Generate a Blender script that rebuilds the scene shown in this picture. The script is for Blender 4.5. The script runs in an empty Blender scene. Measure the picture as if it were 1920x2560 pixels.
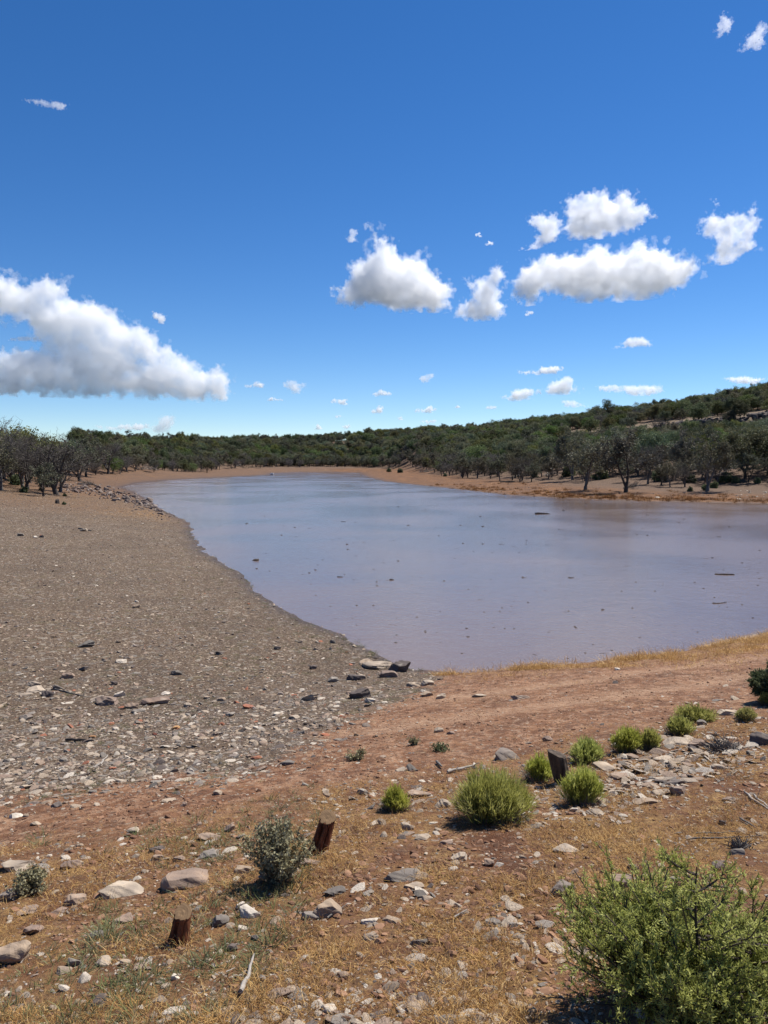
import bpy, math, random
import numpy as np
from mathutils import Vector, Matrix, Euler
R = math.radians
scene = bpy.context.scene
COL = scene.collection

# ------------------------------------------------------------------ camera
CAM_H = 4.5
F = 1923.0
PITCH = math.atan(128.0 / F)
cam_d = bpy.data.cameras.new("camera")
cam_d.sensor_fit = 'VERTICAL'
cam_d.sensor_height = 36.0
cam_d.lens = 36.0 * F / 2560.0
cam_d.clip_start = 0.05
cam_d.clip_end = 60000.0
cam = bpy.data.objects.new("camera", cam_d)
COL.objects.link(cam)
cam.location = (0, 0, CAM_H)
cam.rotation_euler = (R(90) - PITCH, 0, 0)
scene.camera = cam

# ------------------------------------------------------------------ world and sun
SUN_EL = R(56)
SUN_AZ = R(48)            # clockwise from the view direction (+Y)
world = bpy.data.worlds.new("World")
scene.world = world
world.use_nodes = True
wn = world.node_tree
wn.nodes.clear()
w_out = wn.nodes.new("ShaderNodeOutputWorld")
w_bg = wn.nodes.new("ShaderNodeBackground")
w_sky = wn.nodes.new("ShaderNodeTexSky")
w_sky.sky_type = 'NISHITA'
w_sky.sun_disc = False
w_sky.sun_elevation = SUN_EL
w_sky.sun_rotation = SUN_AZ
w_sky.altitude = 2500
w_sky.air_density = 1.0
w_sky.dust_density = 0.1
w_sky.ozone_density = 3.2
w_bg.inputs[1].default_value = 0.088
w_hs = wn.nodes.new("ShaderNodeHueSaturation"); w_hs.inputs["Hue"].default_value = 0.5055; w_hs.inputs["Saturation"].default_value = 1.28; w_hs.inputs["Value"].default_value = 1.0
wn.links.new(w_sky.outputs[0], w_hs.inputs["Color"]); wn.links.new(w_hs.outputs[0], w_bg.inputs[0])
wn.links.new(w_bg.outputs[0], w_out.inputs[0])

sun_d = bpy.data.lights.new("sun", 'SUN')
sun_d.energy = 5.0
sun_d.angle = R(0.53)
sun_d.color = (1.0, 0.955, 0.89)
sun = bpy.data.objects.new("sun", sun_d)
COL.objects.link(sun)
sv = Vector((math.sin(SUN_AZ) * math.cos(SUN_EL), math.cos(SUN_AZ) * math.cos(SUN_EL), math.sin(SUN_EL)))
sun.rotation_euler = (-sv).to_track_quat('-Z', 'Y').to_euler()
sun.location = (20, 20, 60)

vs = scene.view_settings
vs.view_transform = 'Standard'
vs.look = 'None'
vs.exposure = 0.55
vs.gamma = 1.0
vs.use_curve_mapping = False
scene.cycles.volume_bounces = 48
scene.cycles.max_bounces = 48
scene.cycles.diffuse_bounces = 3
scene.cycles.glossy_bounces = 2
scene.cycles.transparent_max_bounces = 16

# ------------------------------------------------------------------ helpers
def tag(o, label=None, cat=None, group=None, kind=None):
    if label: o['label'] = label
    if cat: o['category'] = cat
    if group: o['group'] = group
    if kind: o['kind'] = kind
    return o

def mesh_np(name, verts, faces, smooth=False):
    """faces: (n,k) int array or a list of such arrays"""
    me = bpy.data.meshes.new(name)
    verts = np.ascontiguousarray(verts, dtype=np.float32)
    if not isinstance(faces, list): faces = [faces]
    faces = [np.asarray(f, dtype=np.int32) for f in faces if len(f)]
    me.vertices.add(len(verts))
    me.vertices.foreach_set('co', verts.ravel())
    tot = sum(f.size for f in faces)
    nf = sum(len(f) for f in faces)
    me.loops.add(tot)
    me.loops.foreach_set('vertex_index', np.concatenate([f.ravel() for f in faces]))
    me.polygons.add(nf)
    cnt = np.concatenate([np.full(len(f), f.shape[1], dtype=np.int32) for f in faces])
    st = np.concatenate([[0], np.cumsum(cnt)[:-1]]).astype(np.int32)
    me.polygons.foreach_set('loop_start', st)
    me.polygons.foreach_set('loop_total', cnt)
    me.polygons.foreach_set('use_smooth', np.full(nf, bool(smooth)))
    me.update(calc_edges=True)
    return me

def obj(name, me, mat=None, parent=None):
    o = bpy.data.objects.new(name, me)
    COL.objects.link(o)
    if mat is not None and len(me.materials) == 0: me.materials.append(mat)
    if parent is not None: o.parent = parent
    return o

def empty(name, loc=(0, 0, 0), rz=0.0):
    o = bpy.data.objects.new(name, None)
    o.empty_display_size = 0.2
    COL.objects.link(o)
    o.location = loc
    o.rotation_euler = (0, 0, rz)
    return o

def fattr(me, name, arr):
    a = me.attributes.new(name, 'FLOAT', 'POINT')
    a.data.foreach_set('value', np.ascontiguousarray(arr, dtype=np.float32))

# value noise
def _hash(ix, iy, seed):
    h = (ix.astype(np.int64) * 374761393 + iy.astype(np.int64) * 668265263 + seed * 2147483647) & 0xffffffff
    h = ((h ^ (h >> 13)) * 1274126177) & 0xffffffff
    h = h ^ (h >> 16)
    return (h & 0xffffff) / float(0xffffff)

def vnoise(x, y, seed=0):
    ix = np.floor(x); iy = np.floor(y)
    fx = x - ix; fy = y - iy
    fx = fx * fx * (3 - 2 * fx); fy = fy * fy * (3 - 2 * fy)
    a = _hash(ix, iy, seed); b = _hash(ix + 1, iy, seed)
    c = _hash(ix, iy + 1, seed); d = _hash(ix + 1, iy + 1, seed)
    return (a * (1 - fx) + b * fx) * (1 - fy) + (c * (1 - fx) + d * fx) * fy

def fbm(x, y, oct=4, seed=0):
    s = 0; a = 0.5; t = 0
    for i in range(oct):
        s = s + a * vnoise(x * 2 ** i, y * 2 ** i, seed + i * 17); t += a; a *= 0.5
    return s / t - 0.5

def sstep(a, b, x):
    t = np.clip((x - a) / (b - a), 0, 1)
    return t * t * (3 - 2 * t)

# a pixel of the photograph (1920 x 2560) -> ray; D() takes the 1659-wide reading
K = 1920 / 1659.0
def ray(u, v):
    x = (np.asarray(u, float) - 960) / F; y = (1280 - np.asarray(v, float)) / F
    cp, sp = math.cos(PITCH), math.sin(PITCH)
    return x, cp + y * sp, -sp + y * cp
def flat(u, v, z=0.0):
    dx, dy, dz = ray(u, v)
    t = (z - CAM_H) / dz
    return dx * t, dy * t

# ------------------------------------------------------------------ shoreline and terrain
SH = [(900,1450),(860,1441),(800,1405),(760,1380),(700,1355),(640,1335),(600,1310),(560,1280),(520,1240),(480,1215),
      (440,1190),(415,1150),(410,1130),(380,1115),(345,1100),(330,1085),(290,1062),(262,1053),(300,1043),(380,1036),(450,1033),
      (520,1029),(580,1026),(592,1022),(650,1020.5),(710,1020),(772,1021.5),(790,1030),(830,1040),(900,1048),(1000,1058),(1100,1070),
      (1250,1078),(1400,1083),(1659,1088)]
SH2 = [(1659,1365),(1620,1372),(1560,1385),(1500,1405),(1400,1425),(1330,1437),(1250,1445),(1100,1452),(1000,1456)]
def cv(L): return [tuple(float(c) for c in flat(a * K, b * K)) for a, b in L]
WP = np.array(cv(SH) + [(62, 78), (90, 70), (105, 55), (80, 46), (45, 38), (24, 29)] + cv(SH2))

def polydist(px, py, P):
    """signed distance, positive outside"""
    px = np.asarray(px, float); py = np.asarray(py, float)
    best = np.full(px.shape, 1e18); ins = np.zeros(px.shape, bool)
    n = len(P)
    for i in range(n):
        ax, ay = P[i]; bx, by = P[(i + 1) % n]
        ex, ey = bx - ax, by - ay
        wx, wy = px - ax, py - ay
        t = np.clip((wx * ex + wy * ey) / (ex * ex + ey * ey), 0, 1)
        d = (wx - ex * t) ** 2 + (wy - ey * t) ** 2
        best = np.minimum(best, d)
        c = ((ay > py) != (by > py)) & (px < (bx - ax) * (py - ay) / (by - ay + 1e-12) + ax)
        ins ^= c
    d = np.sqrt(best)
    return np.where(ins, -d, d)

P1 = np.array(flat(900 * K, 1450 * K)); P2 = np.array(flat(1659 * K, 1365 * K))
_e = (P2 - P1) / np.linalg.norm(P2 - P1)
_n = np.array([_e[1], -_e[0]])
D0 = float((-P1) @ _n)
def bank_d(x, y): return (x - P1[0]) * _n[0] + (y - P1[1]) * _n[1]

GP = np.array([(0.9, 15.5), (0.75, 13.8), (0.2, 11.5), (-0.6, 9.2), (-1.5, 7.7), (-3.5, 6.9), (-9, 6.3), (-60, 18), (-60, 95), (-20, 95)])

# ridge: reading x -> (tree-top reading y, ridge distance)
RX = np.array([-400, 0, 100, 250, 400, 600, 740, 900, 1050, 1200, 1300, 1400, 1550, 1659, 2100])
RY = np.array([876, 893, 924, 953, 956, 954, 944, 933, 925, 909, 897, 885, 866, 854, 833])
RR = np.array([110, 120, 150, 250, 380, 440, 420, 420, 400, 380, 360, 345, 325, 305, 290.])
TREE_H = 4.3
_el = (995 - RY) * K / F
RZ = CAM_H + _el * RR - TREE_H

def rut(x, y):
    d = bank_d(x, y) + 0.5 * fbm(x * .35, y * .35, 2, 66)
    return np.exp(-((d - 4.3 - .12 * np.minimum(0, x)) / .28) ** 2) + np.exp(-((d - 6.1 - .12 * np.minimum(0, x)) / .30) ** 2)

def terrain(x, y, fine=True):
    x = np.asarray(x, float); y = np.asarray(y, float)
    s = polydist(x, y, WP)
    s = s + 0.35 * fbm(x * 1.1, y * 1.1, 3, 5) * np.clip(y / 20, 0.5, 2.5)
    r = np.hypot(x, y) + 1e-6
    az = np.where(y > 0.05 * r, x / np.maximum(y, 1e-3), np.sign(x) * 5)
    rx = np.clip(829.5 + az * F / K, -400, 2100)
    # lake margins
    slope = 0.05 + 0.07 * sstep(15, 60, y) * sstep(5, -10, x)
    far = sstep(60, 75, y - 0.2 * x + 6)
    sfar = 0.035 + 0.075 * sstep(-6, -18, x) * sstep(250, 200, y) + 0.03 * sstep(230, 280, y)
    slope = slope * (1 - far) + sfar * far
    hb = np.where(s > 0, slope * np.minimum(s, 28) + 0.01 * np.clip(s - 28, 0, 200) , 0.10 * np.maximum(s, -12))
    # the bank the camera stands on
    dn = bank_d(x, y)
    hn = 2.9 / D0 * dn
    hn = np.minimum(hn, 2.9 + 0.03 * (dn - D0))
    near = sstep(60, 35, y)
    k = 0.25
    hh = np.clip(0.5 + 0.5 * (hn - hb) / k, 0, 1)
    hm = hb * (1 - hh) + hn * hh + k * hh * (1 - hh)
    hm = np.where(dn > 0, hm, np.where(s > 0, np.maximum(hb, 0), hb))
    # keep the waterline
    hm = np.where(s > 0, hb + (hm - hb) * sstep(-0.2, 1.0, s), hb)
    h = hb * (1 - near) + hm * near
    # hills
    R1 = np.interp(rx, RX, RR); Z1 = np.interp(rx, RX, RZ)
    R0 = np.interp(rx, [-400, 0, 200, 300, 450, 600, 760, 840, 900, 1100, 1300, 1659, 2100], [85, 90, 120, 190, 275, 352, 362, 320, 210, 150, 125, 112, 110])
    t = np.clip((r - R0) / (R1 - R0), 0, 1)
    hl = np.maximum(0, Z1) * (t ** 1.15) + sstep(0, 1, t) * 0.0
    # bench on the right-hand hill
    bw = sstep(1060, 1260, rx)
    rb = np.array([0, 112, 150, 196, 204, 255, 300, 345, 2000.])
    for_z = np.array([0, 0.0, 4.0, 9.5, 14.0, 19.0, 24.5, 28.5, 28.5])
    zb = np.interp(r * (320 / R1), rb * 1.0, for_z) * (Z1 / 28.5)
    hl = hl * (1 - bw) + np.maximum(0, zb) * bw
    hl = hl + 1.4 * fbm(x / 40, y / 40, 3, 9) * sstep(0.05, 0.3, t)
    w = sstep(10, 40, s) * (y > 20)
    h = h + hl * w
    if fine:
        h = h + 0.05 * fbm(x * 0.9, y * 0.9, 4, 3) * sstep(0.1, 1.5, s) + 0.10 * fbm(x * 0.25, y * 0.25, 2, 31) * sstep(0.5, 5, s)
        h = h - 0.035 * rut(x, y) * sstep(2.0, 3.0, dn) * near
        h = h + 0.035 * fbm(x * 5, y * 5, 4, 41) * sstep(0.0, 0.5, s) * sstep(40, 10, r)
    return h

def H(x, y): return terrain(np.atleast_1d(x), np.atleast_1d(y))

_ts = np.geomspace(1.5, 900, 2600)
def ground(u, v):
    dx, dy, dz = ray(u, v)
    X = dx * _ts; Y = dy * _ts; Z = CAM_H + dz * _ts
    hz = terrain(X, Y)
    k = np.nonzero(Z < np.maximum(hz, 0.0))[0]
    i = k[0] if len(k) else len(_ts) - 1
    i = max(i, 1)
    a = (Z - np.maximum(hz, 0))[i - 1]; b = (Z - np.maximum(hz, 0))[i]
    f = a / (a - b) if a != b else 0
    t = _ts[i - 1] + f * (_ts[i] - _ts[i - 1])
    x, y = dx * t, dy * t
    return float(x), float(y), float(max(H(x, y)[0], 0.0)), float(t)

# ------------------------------------------------------------------ material kit
class NT:
    def __init__(s, name):
        s.m = bpy.data.materials.new(name); s.m.use_nodes = True
        s.t = s.m.node_tree; s.t.nodes.clear()
        s.out = s.n('ShaderNodeOutputMaterial')
    def n(s, typ, **kw):
        nd = s.t.nodes.new(typ)
        for k, v in kw.items(): setattr(nd, k, v)
        return nd
    def l(s, a, b): s.t.links.new(a, b)
    def put(s, sock, v):
        if isinstance(v, bpy.types.NodeSocket): s.l(v, sock)
        else:
            if sock.type == 'RGBA' and len(v) == 3: v = (*v, 1)
            sock.default_value = v
    def noise(s, scale, detail=4, rough=0.6, vec=None, dist=0.0):
        nd = s.n('ShaderNodeTexNoise'); nd.inputs['Scale'].default_value = scale
        nd.inputs['Detail'].default_value = detail; nd.inputs['Roughness'].default_value = rough
        nd.inputs['Distortion'].default_value = dist
        if vec is not None: s.l(vec, nd.inputs['Vector'])
        return nd.outputs['Fac']
    def voro(s, scale, vec=None, out='Color', feature='F1'):
        nd = s.n('ShaderNodeTexVoronoi', feature=feature); nd.inputs['Scale'].default_value = scale
        if vec is not None: s.l(vec, nd.inputs['Vector'])
        return nd.outputs[out]
    def ramp(s, fac, stops, interp='LINEAR'):
        nd = s.n('ShaderNodeValToRGB'); cr = nd.color_ramp; cr.interpolation = interp
        while len(cr.elements) < len(stops): cr.elements.new(0.5)
        for e, (p, c) in zip(cr.elements, stops):
            e.position = p
            if not hasattr(c, '__len__'): c = (c, c, c)
            e.color = (*c[:3], 1)
        s.l(fac, nd.inputs[0]); return nd.outputs[0]
    def mix(s, f, a, b, mode='MIX'):
        nd = s.n('ShaderNodeMix', data_type='RGBA', blend_type=mode)
        s.put(nd.inputs[0], f); s.put(nd.inputs[6], a); s.put(nd.inputs[7], b)
        return nd.outputs[2]
    def math(s, op, a, b=0.0, c=None, clamp=False):
        nd = s.n('ShaderNodeMath', operation=op, use_clamp=clamp)
        s.put(nd.inputs[0], a); s.put(nd.inputs[1], b)
        if c is not None: s.put(nd.inputs[2], c)
        return nd.outputs[0]
    def rng(s, v, a, b, c=0.0, d=1.0):
        nd = s.n('ShaderNodeMapRange', clamp=True); s.put(nd.inputs[0], v)
        for i, q in enumerate((a, b, c, d)): nd.inputs[i + 1].default_value = q
        return nd.outputs[0]
    def attr(s, name):
        nd = s.n('ShaderNodeAttribute'); nd.attribute_name = name; return nd.outputs['Fac']
    def rand(s): return s.n('ShaderNodeObjectInfo').outputs['Random']
    def obj(s): return s.n('ShaderNodeTexCoord').outputs['Object']
    def bump(s, h, strength, dist):
        nd = s.n('ShaderNodeBump'); nd.inputs['Strength'].default_value = strength; nd.inputs['Distance'].default_value = dist
        s.l(h, nd.inputs['Height']); return nd.outputs[0]
    def bsdf(s, color, rough=0.9, normal=None, spec=0.2, trans=None, **kw):
        nd = s.n('ShaderNodeBsdfPrincipled')
        s.put(nd.inputs['Base Color'], color); s.put(nd.inputs['Roughness'], rough)
        nd.inputs['Specular IOR Level'].default_value = spec
        if normal is not None: s.l(normal, nd.inputs['Normal'])
        for k, v in kw.items(): s.put(nd.inputs[k], v)
        res = nd.outputs[0]
        if trans:
            tr = s.n('ShaderNodeBsdfTranslucent'); s.put(tr.inputs[0], color)
            mx = s.n('ShaderNodeMixShader'); mx.inputs[0].default_value = trans
            s.l(res, mx.inputs[1]); s.l(tr.outputs[0], mx.inputs[2]); res = mx.outputs[0]
        s.l(res, s.out.inputs[0]); return nd
# ------------------------------------------------------------------ materials
def leaf_mat(name, cols, trans=0.25, vscale=3.0, var=0.5):
    t = NT(name)
    f = t.noise(vscale, 2, 0.6, t.obj())
    c = t.ramp(f, [(0.3, cols[0]), (0.5, cols[1]), (0.72, cols[2])])
    hs = t.n('ShaderNodeHueSaturation')
    t.l(t.math('MULTIPLY_ADD', t.math('FRACT', t.math('MULTIPLY', t.rand(), 7.3)), 0.06 * var * 2, 0.5 - 0.033 * var * 2), hs.inputs['Hue'])
    t.l(t.math('MULTIPLY_ADD', t.rand(), var, 1 - var / 2), hs.inputs['Value'])
    t.l(t.math('MULTIPLY_ADD', t.math('FRACT', t.math('MULTIPLY', t.rand(), 13.7)), 0.7 * var, 1.02 - 0.6 * var), hs.inputs['Saturation'])
    t.l(c, hs.inputs['Color'])
    t.bsdf(hs.outputs[0], 0.75, spec=0.15, trans=trans)
    return t.m

def wood_mat(name, c0, c1, scale=6.0, stretch=(1, 1, 0.15), rough=0.9):
    t = NT(name)
    mp = t.n('ShaderNodeMapping'); mp.inputs['Scale'].default_value = stretch
    t.l(t.obj(), mp.inputs['Vector'])
    f = t.noise(scale, 5, 0.7, mp.outputs[0])
    c = t.ramp(f, [(0.3, c0), (0.7, c1)])
    t.bsdf(c, rough, t.bump(f, 0.6, 0.01), spec=0.15)
    return t.m

def stone_mat(name, pal, scale=7.0):
    """per-object colour from the palette, mottled, with pale lichen and dark mineral patches"""
    t = NT(name)
    n = len(pal)
    base = t.ramp(t.rand(), [(i / n, c) for i, c in enumerate(pal)], 'CONSTANT')
    o = t.obj()
    ad = t.n('ShaderNodeVectorMath', operation='ADD'); t.l(o, ad.inputs[0])
    t.l(t.math('MULTIPLY', t.rand(), 37.0), ad.inputs[1])
    v = ad.outputs[0]
    n1 = t.noise(scale, 6, 0.65, v)
    n2 = t.noise(scale * 4, 5, 0.7, v)
    c = t.mix(t.rng(n1, 0.42, 0.6), base, t.mix(0.5, base, (0.10, 0.085, 0.08)))
    c = t.mix(t.rng(n1, 0.44, 0.30, 0, 0.5), c, (0.42, 0.38, 0.31))
    c = t.mix(0.75, c, t.ramp(n2, [(0.3, 0.42), (0.5, 0.5), (0.7, 0.6)]), 'OVERLAY')
    t.bsdf(c, 0.9, t.bump(n2, 0.5, 0.012), spec=0.2)
    return t.m

TAN = [(0.36, 0.265, 0.18), (0.42, 0.325, 0.23), (0.31, 0.22, 0.155), (0.45, 0.36, 0.265), (0.34, 0.27, 0.20)]
GREY = [(0.21, 0.18, 0.148), (0.15, 0.130, 0.108), (0.27, 0.232, 0.19), (0.22, 0.178, 0.145)]
DARK = [(0.105, 0.082, 0.070), (0.13, 0.10, 0.083), (0.11, 0.087, 0.075)]
BROWN = [(0.27, 0.185, 0.135), (0.31, 0.22, 0.16), (0.23, 0.165, 0.125)]
RED = [(0.36, 0.13, 0.065), (0.30, 0.10, 0.06)]
PALE = [(0.55, 0.47, 0.37), (0.60, 0.52, 0.42)]
ORANGE = [(0.50, 0.28, 0.12), (0.48, 0.25, 0.11)]
M = {}
M['tan'] = stone_mat('tan_stone', TAN); M['grey'] = stone_mat('grey_stone', GREY)
M['dark'] = stone_mat('dark_stone', DARK); M['brown'] = stone_mat('brown_stone', BROWN)
M['red'] = stone_mat('red_stone', RED); M['pale'] = stone_mat('pale_stone', PALE)
M['orange'] = stone_mat('orange_stone', ORANGE)
M['mixed'] = stone_mat('mixed_stone', [TAN[0], GREY[0], BROWN[0], TAN[1], DARK[1], GREY[2], TAN[3], BROWN[1], GREY[1], TAN[2], (0.27, 0.21, 0.17), PALE[0], GREY[3], TAN[4], TAN[0], BROWN[2], TAN[1], DARK[0], (0.22, 0.17, 0.13), GREY[0], BROWN[0], TAN[2], GREY[1], TAN[3], BROWN[1], (0.25,0.19,0.15), GREY[2], TAN[4], RED[0]])
M['lava'] = stone_mat('lava_stone', [(0.055, 0.045, 0.045), (0.08, 0.06, 0.055), (0.11, 0.085, 0.07)], 2.0)
M['shore'] = stone_mat('shore_stone', [(0.19, 0.14, 0.12), (0.25, 0.19, 0.15), (0.13, 0.095, 0.085), (0.30, 0.24, 0.20)], 3.0)

M['jun'] = leaf_mat('juniper_foliage', [(0.078, 0.092, 0.032), (0.130, 0.150, 0.052), (0.19, 0.212, 0.074)], 0.2, 1.2, 0.85)
M['jun_grey'] = leaf_mat('sparse_juniper_foliage', [(0.085, 0.082, 0.048), (0.13, 0.125, 0.07), (0.18, 0.172, 0.096)], 0.2, 1.2, 0.7)
M['jun_near'] = leaf_mat('sapling_foliage', [(0.19, 0.21, 0.055), (0.37, 0.39, 0.11), (0.60, 0.62, 0.24)], 0.38, 14, 0.15)
M['jun_bush'] = leaf_mat('juniper_bush_foliage', [(0.06, 0.078, 0.036), (0.10, 0.125, 0.06), (0.16, 0.185, 0.10)], 0.25, 5, 0.3)
M['broom'] = leaf_mat('broom_stems', [(0.24, 0.25, 0.05), (0.40, 0.41, 0.09), (0.60, 0.60, 0.20)], 0.45, 9, 0.2)
M['broom_y'] = leaf_mat('yellow_broom_stems', [(0.27, 0.26, 0.03), (0.38, 0.36, 0.05), (0.48, 0.45, 0.10)], 0.3, 9)
M['sage'] = leaf_mat('greyleaf_foliage', [(0.15, 0.135, 0.065), (0.28, 0.26, 0.135), (0.50, 0.47, 0.28)], 0.25, 20, 0.2)
M['weed'] = leaf_mat('weed_leaves', [(0.08, 0.09, 0.035), (0.16, 0.17, 0.065), (0.27, 0.27, 0.12)], 0.3, 10)
M['bark'] = wood_mat('dark_bark', (0.035, 0.028, 0.024), (0.11, 0.088, 0.072))
M['grey_wood'] = wood_mat('weathered_grey_wood', (0.085, 0.075, 0.068), (0.20, 0.18, 0.16), 3.0)
M['dead_wood'] = wood_mat('dark_dead_wood', (0.05, 0.043, 0.038), (0.135, 0.118, 0.104), 3.0)
M['pale_wood'] = wood_mat('bleached_wood', (0.20, 0.175, 0.15), (0.42, 0.38, 0.33), 4.0)
M['straw'] = None
t = NT('dry_grass_blades')
c = t.ramp(t.rand(), [(0.0, (0.24, 0.12, 0.045)), (0.35, (0.42, 0.235, 0.08)), (0.7, (0.56, 0.35, 0.13)), (1.0, (0.68, 0.48, 0.22))])
t.bsdf(c, 0.8, spec=0.15, trans=0.3); M['straw'] = t.m
t = NT('dark_dry_stems')
c = t.ramp(t.rand(), [(0.0, (0.07, 0.045, 0.035)), (1.0, (0.20, 0.13, 0.085))])
t.bsdf(c, 0.9, spec=0.1); M['stem'] = t.m

# ------------------------------------------------------------------ ground sheet
def ground_mat():
    t = NT('ground_soil')
    geo = t.n('ShaderNodeNewGeometry').outputs['Position']
    gravel, grass, wood, wet, road, tanz = [t.attr(a) for a in ('gravel', 'grassy', 'woods', 'wet', 'road', 'tanz')]
    nb = t.noise(0.35, 5, 0.6, geo); nm = t.noise(2.2, 6, 0.65, geo); nf = t.noise(14, 7, 0.7, geo); ns = t.noise(70, 5, 0.7, geo)
    soil = t.ramp(nm, [(0.32, (0.110, 0.046, 0.022)), (0.5, (0.215, 0.096, 0.045)), (0.68, (0.33, 0.165, 0.082))])
    soil = t.mix(t.rng(nf, 0.5, 0.68, 0, 0.7), soil, (0.115, 0.068, 0.046))
    n1 = t.noise(5.5, 5, 0.7, geo, 0.6)
    soil = t.mix(t.math('MULTIPLY', road, t.rng(n1, 0.46, 0.66)), soil, (0.40, 0.24, 0.145))
    soil = t.mix(t.math('MULTIPLY', t.rng(n1, 0.50, 0.38), 0.40), soil, (0.150, 0.080, 0.050))
    clod = t.n('ShaderNodeSeparateColor'); t.l(t.voro(34, geo), clod.inputs[0])
    soil = t.mix(t.rng(clod.outputs[1], 0.80, 0.84, 0, 0.8), soil, t.ramp(clod.outputs[0], [(0, (0.08, 0.045, 0.03)), (0.6, (0.22, 0.13, 0.085)), (1, (0.44, 0.33, 0.23))]))
    gr = t.ramp(nf, [(0.3, (0.072, 0.046, 0.029)), (0.5, (0.138, 0.092, 0.059)), (0.68, (0.21, 0.145, 0.096))])
    gr = t.mix(t.rng(nb, 0.4, 0.65, 0, 0.5), gr, (0.12, 0.082, 0.052))
    # unresolved pebbles
    pb = t.voro(26, geo); sep = t.n('ShaderNodeSeparateColor'); t.l(pb, sep.inputs[0])
    pc = t.ramp(sep.outputs[0], [(0.0, (0.050, 0.036, 0.027)), (0.4, (0.12, 0.084, 0.058)), (0.7, (0.23, 0.17, 0.118)), (1.0, (0.50, 0.40, 0.29))])
    pbig = t.voro(8, geo); sep2 = t.n('ShaderNodeSeparateColor'); t.l(pbig, sep2.inputs[0])
    gr = t.mix(t.rng(sep.outputs[1], 0.5, 0.6, 0, 0.75), gr, pc)
    gr = t.mix(t.rng(sep2.outputs[1], 0.88, 0.92, 0, 0.6), gr, t.ramp(sep2.outputs[0], [(0, (0.07, 0.06, 0.055)), (1, (0.40, 0.34, 0.27))]))
    gr = t.mix(t.math('MULTIPLY', t.rng(nm, 0.55, 0.7), 0.45), gr, (0.13, 0.115, 0.05))
    gr = t.mix(t.rng(nb, 0.38, 0.60, 0.55, 0.0), gr, t.mix(0.5, gr, (0.05, 0.038, 0.03)))
    g2 = t.math('ADD', gravel, t.math('MULTIPLY', t.math('SUBTRACT', nm, 0.5), 1.6))
    c = t.mix(t.rng(g2, 0.4, 0.6), soil, gr)
    # dry grass litter
    lit = t.ramp(nf, [(0.34, (0.095, 0.05, 0.028)), (0.5, (0.24, 0.135, 0.055)), (0.66, (0.42, 0.26, 0.105))])
    gg = t.math('MULTIPLY', grass, t.rng(t.math('ADD', nm, t.math('MULTIPLY', ns, 0.35)), 0.56, 0.78))
    c = t.mix(gg, c, lit)
    # far shore flats, orange tan with grey brown patches
    tz = t.ramp(t.math('ADD', t.math('MULTIPLY', nb, 0.5), t.math('MULTIPLY', nm, 0.5)), [(0.38, (0.085, 0.045, 0.025)), (0.49, (0.150, 0.074, 0.035)), (0.60, (0.25, 0.118, 0.044))])
    tz = t.mix(t.rng(ns, 0.4, 0.7, 0, 0.5), tz, (0.09, 0.06, 0.04))
    c = t.mix(tanz, c, tz)
    wd = t.ramp(nf, [(0.3, (0.075, 0.048, 0.033)), (0.7, (0.18, 0.118, 0.078))])
    c = t.mix(wood, c, wd)
    bn = t.mix(t.rng(nm, 0.4, 0.6), (0.20, 0.145, 0.088), (0.10, 0.072, 0.052))
    c = t.mix(t.attr('bench'), c, bn)
    c = t.mix(t.math('MULTIPLY', t.attr('rut'), t.rng(nf, 0.35, 0.6, 0.1, 0.75)), c, (0.44, 0.28, 0.175))
    c = t.mix(t.math('MULTIPLY', wet, 0.75), c, (0.05, 0.033, 0.024))
    c = t.mix(t.math('MULTIPLY', t.attr('rim'), t.rng(nm, 0.40, 0.52)), c, (0.46, 0.38, 0.33))
    hgt = t.math('ADD', t.math('MULTIPLY', nf, 1.0), t.math('MULTIPLY', ns, 0.35))
    hgt = t.math('ADD', hgt, t.math('MULTIPLY', sep.outputs[2], 0.35))
    rough = t.math('SUBTRACT', 0.95, t.math('MULTIPLY', wet, 0.45))
    t.bsdf(c, rough, t.bump(hgt, 1.0, 0.05), spec=0.2)
    return t.m
M['ground'] = ground_mat()

def zones(x, y):
    s = polydist(x, y, WP); dn = bank_d(x, y)
    near = sstep(62, 45, y)
    g = sstep(1.0, -0.9, polydist(x, y, GP) + 1.5 * fbm(x * .7, y * .7, 3, 99))
    leftside = sstep(6, -2, x + 0.05 * y)
    gravel = np.clip(g, 0, 1) * near
    road = sstep(9.6, 8.0, dn + 1.6 * fbm(x * 0.5, y * 0.5, 3, 77)) * near
    edge = sstep(2.6, 0.4, np.abs(s)) * (x > 1.5)
    grass = (1 - road) * (1 - gravel) + edge * 0.8
    far = 1 - near
    inl = 10 + 10 * sstep(60, 10, x)
    woods = sstep(inl - 5, inl + 6, s + 6 * fbm(x / 9, y / 9, 3, 8)) * far
    woods = np.maximum(woods, sstep(-18, -24, x) * sstep(45, 60, y) * 0.6)
    tanz = far * (1 - 0.9 * sstep(-10, -16, x) * sstep(100, 84, y))
    gravel = np.maximum(gravel, g * sstep(90, 76, y))
    wet = np.clip(1.5 * np.exp(-np.maximum(s + .4 * fbm(x * 1.2, y * 1.2, 3, 14), 0) / (0.22 + 0.006 * np.maximum(y, 0))), 0, 1) * 0.9
    return s, gravel, np.clip(grass, 0, 1), woods, wet, road, tanz

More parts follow.
